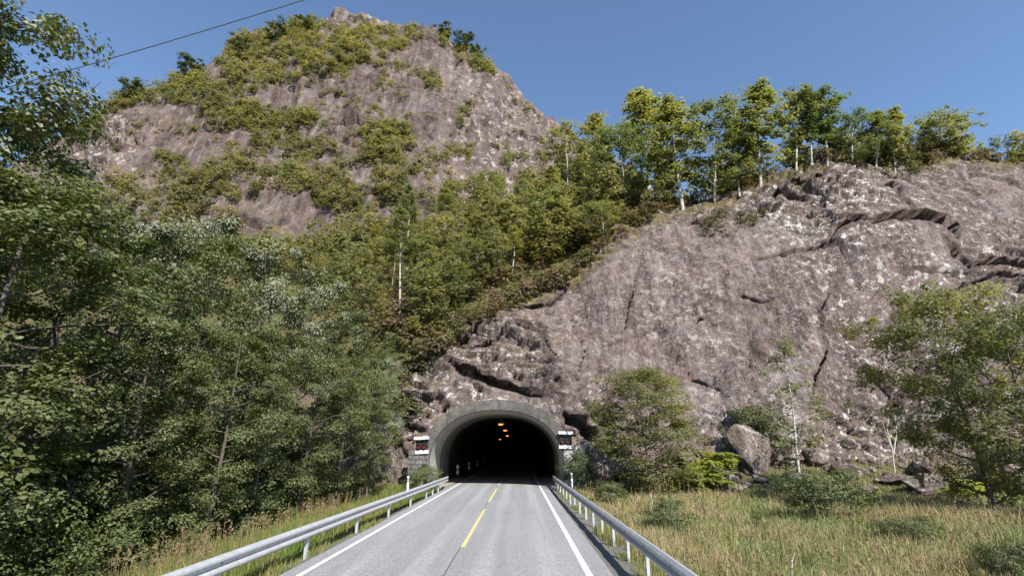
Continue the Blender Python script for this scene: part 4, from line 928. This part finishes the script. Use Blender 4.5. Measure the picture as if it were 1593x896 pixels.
BO = [ # px, py centre, distance, size, tilt, label
    (1172, 700, 36.6, (1.5, .55, 2.0), (0, R(-32), R(10)), 'big flat slab leaning against the cliff foot'), (1078, 690, 37.6, (1.9, 1.0, 1.0), (0, R(4), .2), 'mossy topped boulder behind the bright ferns'), (1105, 672, 38.3, (1.5, 1.0, .8), (0, 0, 0), 'grey block under the moss cushion'),
    (1452, 722, 33.4, (2.9, 1.5, .55), (0, R(4), .1), 'wide flat ledge stone jutting over the meadow'), (1462, 748, 33.2, (2.2, 1.2, .75), (0, R(3), .3), 'pale sunlit block under the flat ledge stone'), (1560, 728, 32.5, (2.2, 1.5, 1.5), (0, R(-6), .5), 'large grey boulder at the picture edge beside the ledge'),
    (1318, 725, 36.5, (1.5, 1.0, .6), (0, R(10), .3), 'sloping boulder behind the round dark bush'), (1275, 712, 38.2, (1.2, .9, .9), (0, R(-20), .8), 'boulder propped behind the slim young tree'), (1390, 735, 35.4, (1.3, .9, .4), (0, R(-4), .2), 'low flat stone beside the pale sunlit block'),
    (1236, 738, 36.0, (1.0, .7, .25), (0, R(3), .1), 'thin flat stone at the slim tree foot'), (1350, 752, 34, (.9, .6, .28), (0, R(-8), .4), 'small slab in the grass above the dark bush'),
    (1132, 762, 34.2, (.36, .3, .3), (0, R(15), .5), 'white angular stone below the ferns'), (1150, 758, 34.6, (.55, .4, .3), (0, R(-9), .3), 'grey stone next to the white angular one'), (1142, 740, 35.4, (.5, .4, .4), (0, R(22), .3), 'rubble stone at the leaning slab foot'),
    (1160, 745, 35.2, (.45, .35, .25), (0, 0, 1.), 'rubble stone under the leaning slab'), (1066, 770, 32.8, (.35, .3, .16), (0, 0, .6), 'small white stone before the fern clump'), (1185, 745, 35.6, (.6, .4, .2), (0, R(5), .2), 'flat rubble stone below the slab corner'),
    (1425, 700, 36.4, (1.2, .9, .6), (0, R(12), .6), 'tilted block above the flat ledge'), (1515, 700, 34.5, (1.0, .8, .6), (0, R(-14), .2), 'block wedged under the large leafy tree'), (985, 715, 37.8, (1.4, .8, 1.2), (0, R(12), .4), 'rough boulder behind the bushy sapling'), (940, 705, 38.2, (1.1, .7, 1.5), (0, R(-8), .2), 'dark fractured block beside the pale wall')]
for k, (px, py, Y, s, rot, lab) in enumerate(BO):
    p = aty(px, py, Y); o = link('boulder' if max(s) > .6 else 'stone', boulder(400 + k, *s, 3 if max(s) > .6 else 2), None, label=lab, category='boulder' if max(s) > .6 else 'stone', group='rocks at the cliff foot')
    g0 = gz(p[0], Y); o.location = (p[0], Y, min(p[2], g0 + s[2] * .85)); o.rotation_euler = rot
for k, (px, py, s_, lab) in enumerate(((712, 418, (2.2, 1.6, 1.5), 'mossy rock outcrop showing through the slope wood'), (735, 405, (1.5, 1.2, 1.1), 'smaller stone above the mossy slope outcrop'), (1300, 222, (2.0, 1.4, 1.3), 'pale boulder among the stems on the cliff top'), (1085, 345, (.9, .7, .5), 'stone on the rim below the bent birch'))):
    h = hit(px, py, (0, 1))
    if h: o = link('boulder', boulder(450 + k, *s_, 3), None, label=lab, category='boulder', group='rocks on the slope'); o.location = h[0]; o.rotation_euler = (.2, .3 * k, k)
wd_ = []
for _ in range(150):
    y = 9 + 26 * r.random() ** 1.2; x = r.uniform(3.3, 3.5 + y * 1.0)
    if fbm(np.array([[x / 4, y / 4, 0.]]), 2, 77)[0] < -.05: continue
    h = r.uniform(.3, .75); wd_.append((x, y, gz(x, y) - .03, h, h * r.uniform(.7, 1.2), r.uniform(0, 1)))
bake('meadow_weeds', U_U, wd_, 'under', r, 'leafy green weeds standing among the meadow grass', 'weeds')
RV, RF, nr_ = [], [], 0
pro = []
for k in range(6):
    me_ = boulder(470 + k, 1, .8, .6, 1); v_ = np.empty(len(me_.vertices) * 3, np.float32); me_.vertices.foreach_get('co', v_); f_ = np.empty(len(me_.polygons) * 3, np.int32); me_.loops.foreach_get('vertex_index', f_); pro.append((v_.reshape(-1, 3), f_.reshape(-1, 3))); bpy.data.meshes.remove(me_)
for k in range(420):
    x = r.uniform(11, 36); yb_ = float(np.interp(x, cx_, yb)); y = yb_ - abs(r.normal(0, 1.7)) - .1
    sz = .12 + .45 * r.random() ** 3; v_, f_ = pro[k % 6]; M3 = np.array(Matrix.Rotation(r.uniform(0, 6), 3, 'Z') @ Matrix.Rotation(r.uniform(-.5, .5), 3, 'X'))
    RV.append(v_ @ M3.T * sz + np.array([x, y, gz(x, y) + sz * .15])); RF.append(f_ + nr_); nr_ += len(v_)
RV = np.concatenate(RV)
link('rubble', mk_mesh('rubble', RV, np.concatenate(RF), M['rock'], False, dict(lichen=np.full(len(RV), .6), moss=np.full(len(RV), .12))), None, kind='stuff', label='loose grey rubble strewn along the foot of the cliff', category='rubble')
# bleached sticks in the meadow
for pts, lab in (([(1229, 893), (1232, 872), (1236, 862)], 'short white dead stem standing in the meadow grass'), ([(1008, 800), (1015, 780), (1012, 768)], 'thin pale dead stalk among the meadow weeds')):
    q0 = atz(*pts[0]); P3 = [aty(*p, q0[1]) for p in pts]; P3[0][2] -= .2
    mb = MB().tube(P3, [.022, .018, .008], 6); mb.tube([P3[1], P3[1] + np.array([.10, .05, .14])], [.01, .004], 5)
    o = mb.build('dead_stalk', M['dead'], None, label=lab, category='dead stalk')
dt = thing('dead_sapling', 'bare pale forked sapling above the flat ledge', 'tree', tuple(aty(1392, 735, 35)))
q0 = aty(1392, 735, 35); mb = MB()
for pts in ([(1392, 735), (1388, 700), (1372, 655)], [(1390, 705), (1395, 670), (1392, 645)], [(1388, 700), (1380, 668), (1384, 640)]): mb.tube([aty(*p, 35) - q0 for p in pts], [.05, .035, .012], 5)
mb.build('stem', M['dead'], dt)

# ================================================================== grass
def blades(X, Yp, h, w, r, lean=.35):
    n = len(X); az = r.uniform(0, 6.28, n); la = r.uniform(0, 6.28, n); ln = h * np.abs(r.normal(0, lean, n))
    z = ground_z(X, Yp) - .02; B = np.stack([X, Yp, z], 1); s = np.stack([np.cos(az), np.sin(az), 0 * az], 1) * (w / 2)[:, None]
    d = np.stack([np.cos(la), np.sin(la), 0 * la], 1) * ln[:, None]; up = np.zeros((n, 3)); up[:, 2] = h
    v = np.stack([B - s, B + s, B + d * .35 + up * .55 + s * .8, B + d * .35 + up * .55 - s * .8, B + d + up * np.maximum(.5, 1 - .3 * (ln / h) ** 2)[:, None]], 1).reshape(-1, 3)
    k = np.arange(n)[:, None] * 5
    Fc = np.concatenate([k + np.array([[0, 1, 2]]), k + np.array([[0, 2, 3]]), k + np.array([[3, 2, 4]])], 1).reshape(-1, 3)
    return v, Fc
def grass(name, n, samp, hf, wf, mat, seed, label, lean=.35):
    r_ = np.random.default_rng(seed); X, Yp = samp(r_, n); P = np.stack([X, Yp, 0 * X], 1)
    big = fbm(P / 3.5, 3, seed); med = fbm(P / 1.1, 2, seed + 1)
    h = hf(r_, X, Yp, big, med); w = wf(r_, X, Yp); keep = h > .05; X, Yp, h, w, big, med = [a[keep] for a in (X, Yp, h, w, big, med)]
    V, Fc = blades(X, Yp, h, w, r_, lean); t = np.clip(.5 + 1.5 * big + .6 * med + r_.normal(0, .12, len(X)), 0, 1)
    return link(name, mk_mesh(name, V, Fc, M[mat], False, dict(tint=np.repeat(t, 5))), None, kind='stuff', label=label, category='grass')
def samp_right(r_, n):
    # denser close by, thinning with distance
    y = 7 + 33 * r_.uniform(0, 1, n) ** 1.45; xr = np.minimum(44, 3.5 + y * 1.12); x = 2.75 + (xr - 2.75) * r_.uniform(0, 1, n); return x, y
grass('meadow_grass', 140000, samp_right, lambda r_, X, Y_, b, m: np.clip(.34 + .30 * b + .22 * m + r_.normal(0, .09, len(X)), .1, .85) * sstep(2.5, 3.6, X) * (1 - .45 * sstep(33, 38, Y_) * sstep(8, 13, X)), lambda r_, X, Y_: (.006 + .0009 * Y_) * r_.uniform(.6, 1.3, len(X)), 'grass', 61, 'dry yellow green meadow grass between the rail and the cliff', .62)
def samp_left(r_, n):
    y = 6.5 + 31 * r_.uniform(0, 1, n) ** 1.5; x = -5.42 - 4.2 * r_.uniform(0, 1, n) ** 1.15; return x, y
grass('verge_grass', 42000, samp_left, lambda r_, X, Y_, b, m: np.clip(.52 + .25 * b + .2 * m + r_.normal(0, .12, len(X)), .15, 1.05) * (.35 + .65 * sstep(-5.4, -6.1, X)), lambda r_, X, Y_: (.008 + .0010 * Y_) * r_.uniform(.6, 1.3, len(X)), 'vgrass', 62, 'tall green grass behind the thicket rail')
def samp_edge(r_, n):
    y = 6 + 30 * r_.uniform(0, 1, n) ** 1.4; k = r_.random(n) < .62; return np.where(k, 2.55 + r_.uniform(-.12, .5, n), -5.15 - r_.uniform(-.1, .4, n)), y
grass('edge_weeds', 9000, samp_edge, lambda r_, X, Y_, b, m: np.clip(.10 + .3 * b + .25 * m + r_.normal(0, .05, len(X)), 0, .4), lambda r_, X, Y_: (.008 + .0009 * Y_) * r_.uniform(.6, 1.3, len(X)), 'vgrass', 63, 'low weeds growing under both guardrails')
# brown seed heads: stalk with a loose panicle
def seedheads(name, n, samp, h0, h1, seed, label):
    r_ = np.random.default_rng(seed); X, Yp = samp(r_, n); k = fbm(np.stack([X / 1.5, Yp / 1.5, 0 * X], 1), 2, seed) > -.15; X, Yp = X[k], Yp[k]; n = len(X)
    h = r_.uniform(h0, h1, n); z = ground_z(X, Yp); a = r_.uniform(0, 6.28, n); ln = r_.uniform(.05, .3, n) * h
    tip = np.stack([X + np.cos(a) * ln, Yp + np.sin(a) * ln, z + h], 1); B = np.stack([X, Yp, z], 1); wd_ = (.004 + .0006 * Yp)[:, None] * np.array([1., 0, 0])
    V = np.stack([B - wd_, B + wd_, tip], 1).reshape(-1, 3); Fc = np.arange(3 * n).reshape(-1, 3)
    m = 7; C = np.repeat(tip, m, 0) - (np.repeat(tip - B, m, 0)) * r_.uniform(0, .22, (n * m, 1)) + r_.normal(0, .016, (n * m, 3)); s = r_.uniform(.04, .075, n * m) * np.repeat(.8 + Yp * .03, m)
    v2, f2 = leaf_mesh(C, r_.normal(size=(n * m, 3)) * np.array([1, 1, .3]), s, s * .33, r_)
    t = np.concatenate([np.repeat(r_.uniform(.2, .9, n), 3), np.repeat(r_.uniform(.2, .9, n * m), 4)])
    return link(name, mk_mesh(name, np.concatenate([V, v2]), np.concatenate([Fc, f2 + len(V)]), M['seed'], False, dict(tint=t)), None, kind='stuff', label=label, category='grass')
seedheads('seed_heads', 900, lambda r_, n: (-6.9 - 1.6 * r_.uniform(0, 1, n), 7 + 18 * r_.uniform(0, 1, n) ** 1.3), .75, 1.35, 71, 'reddish brown seed heads standing above the verge grass')
seedheads('meadow_seed_heads', 2600, samp_right, .45, .95, 72, 'pale brown seed heads scattered over the meadow')
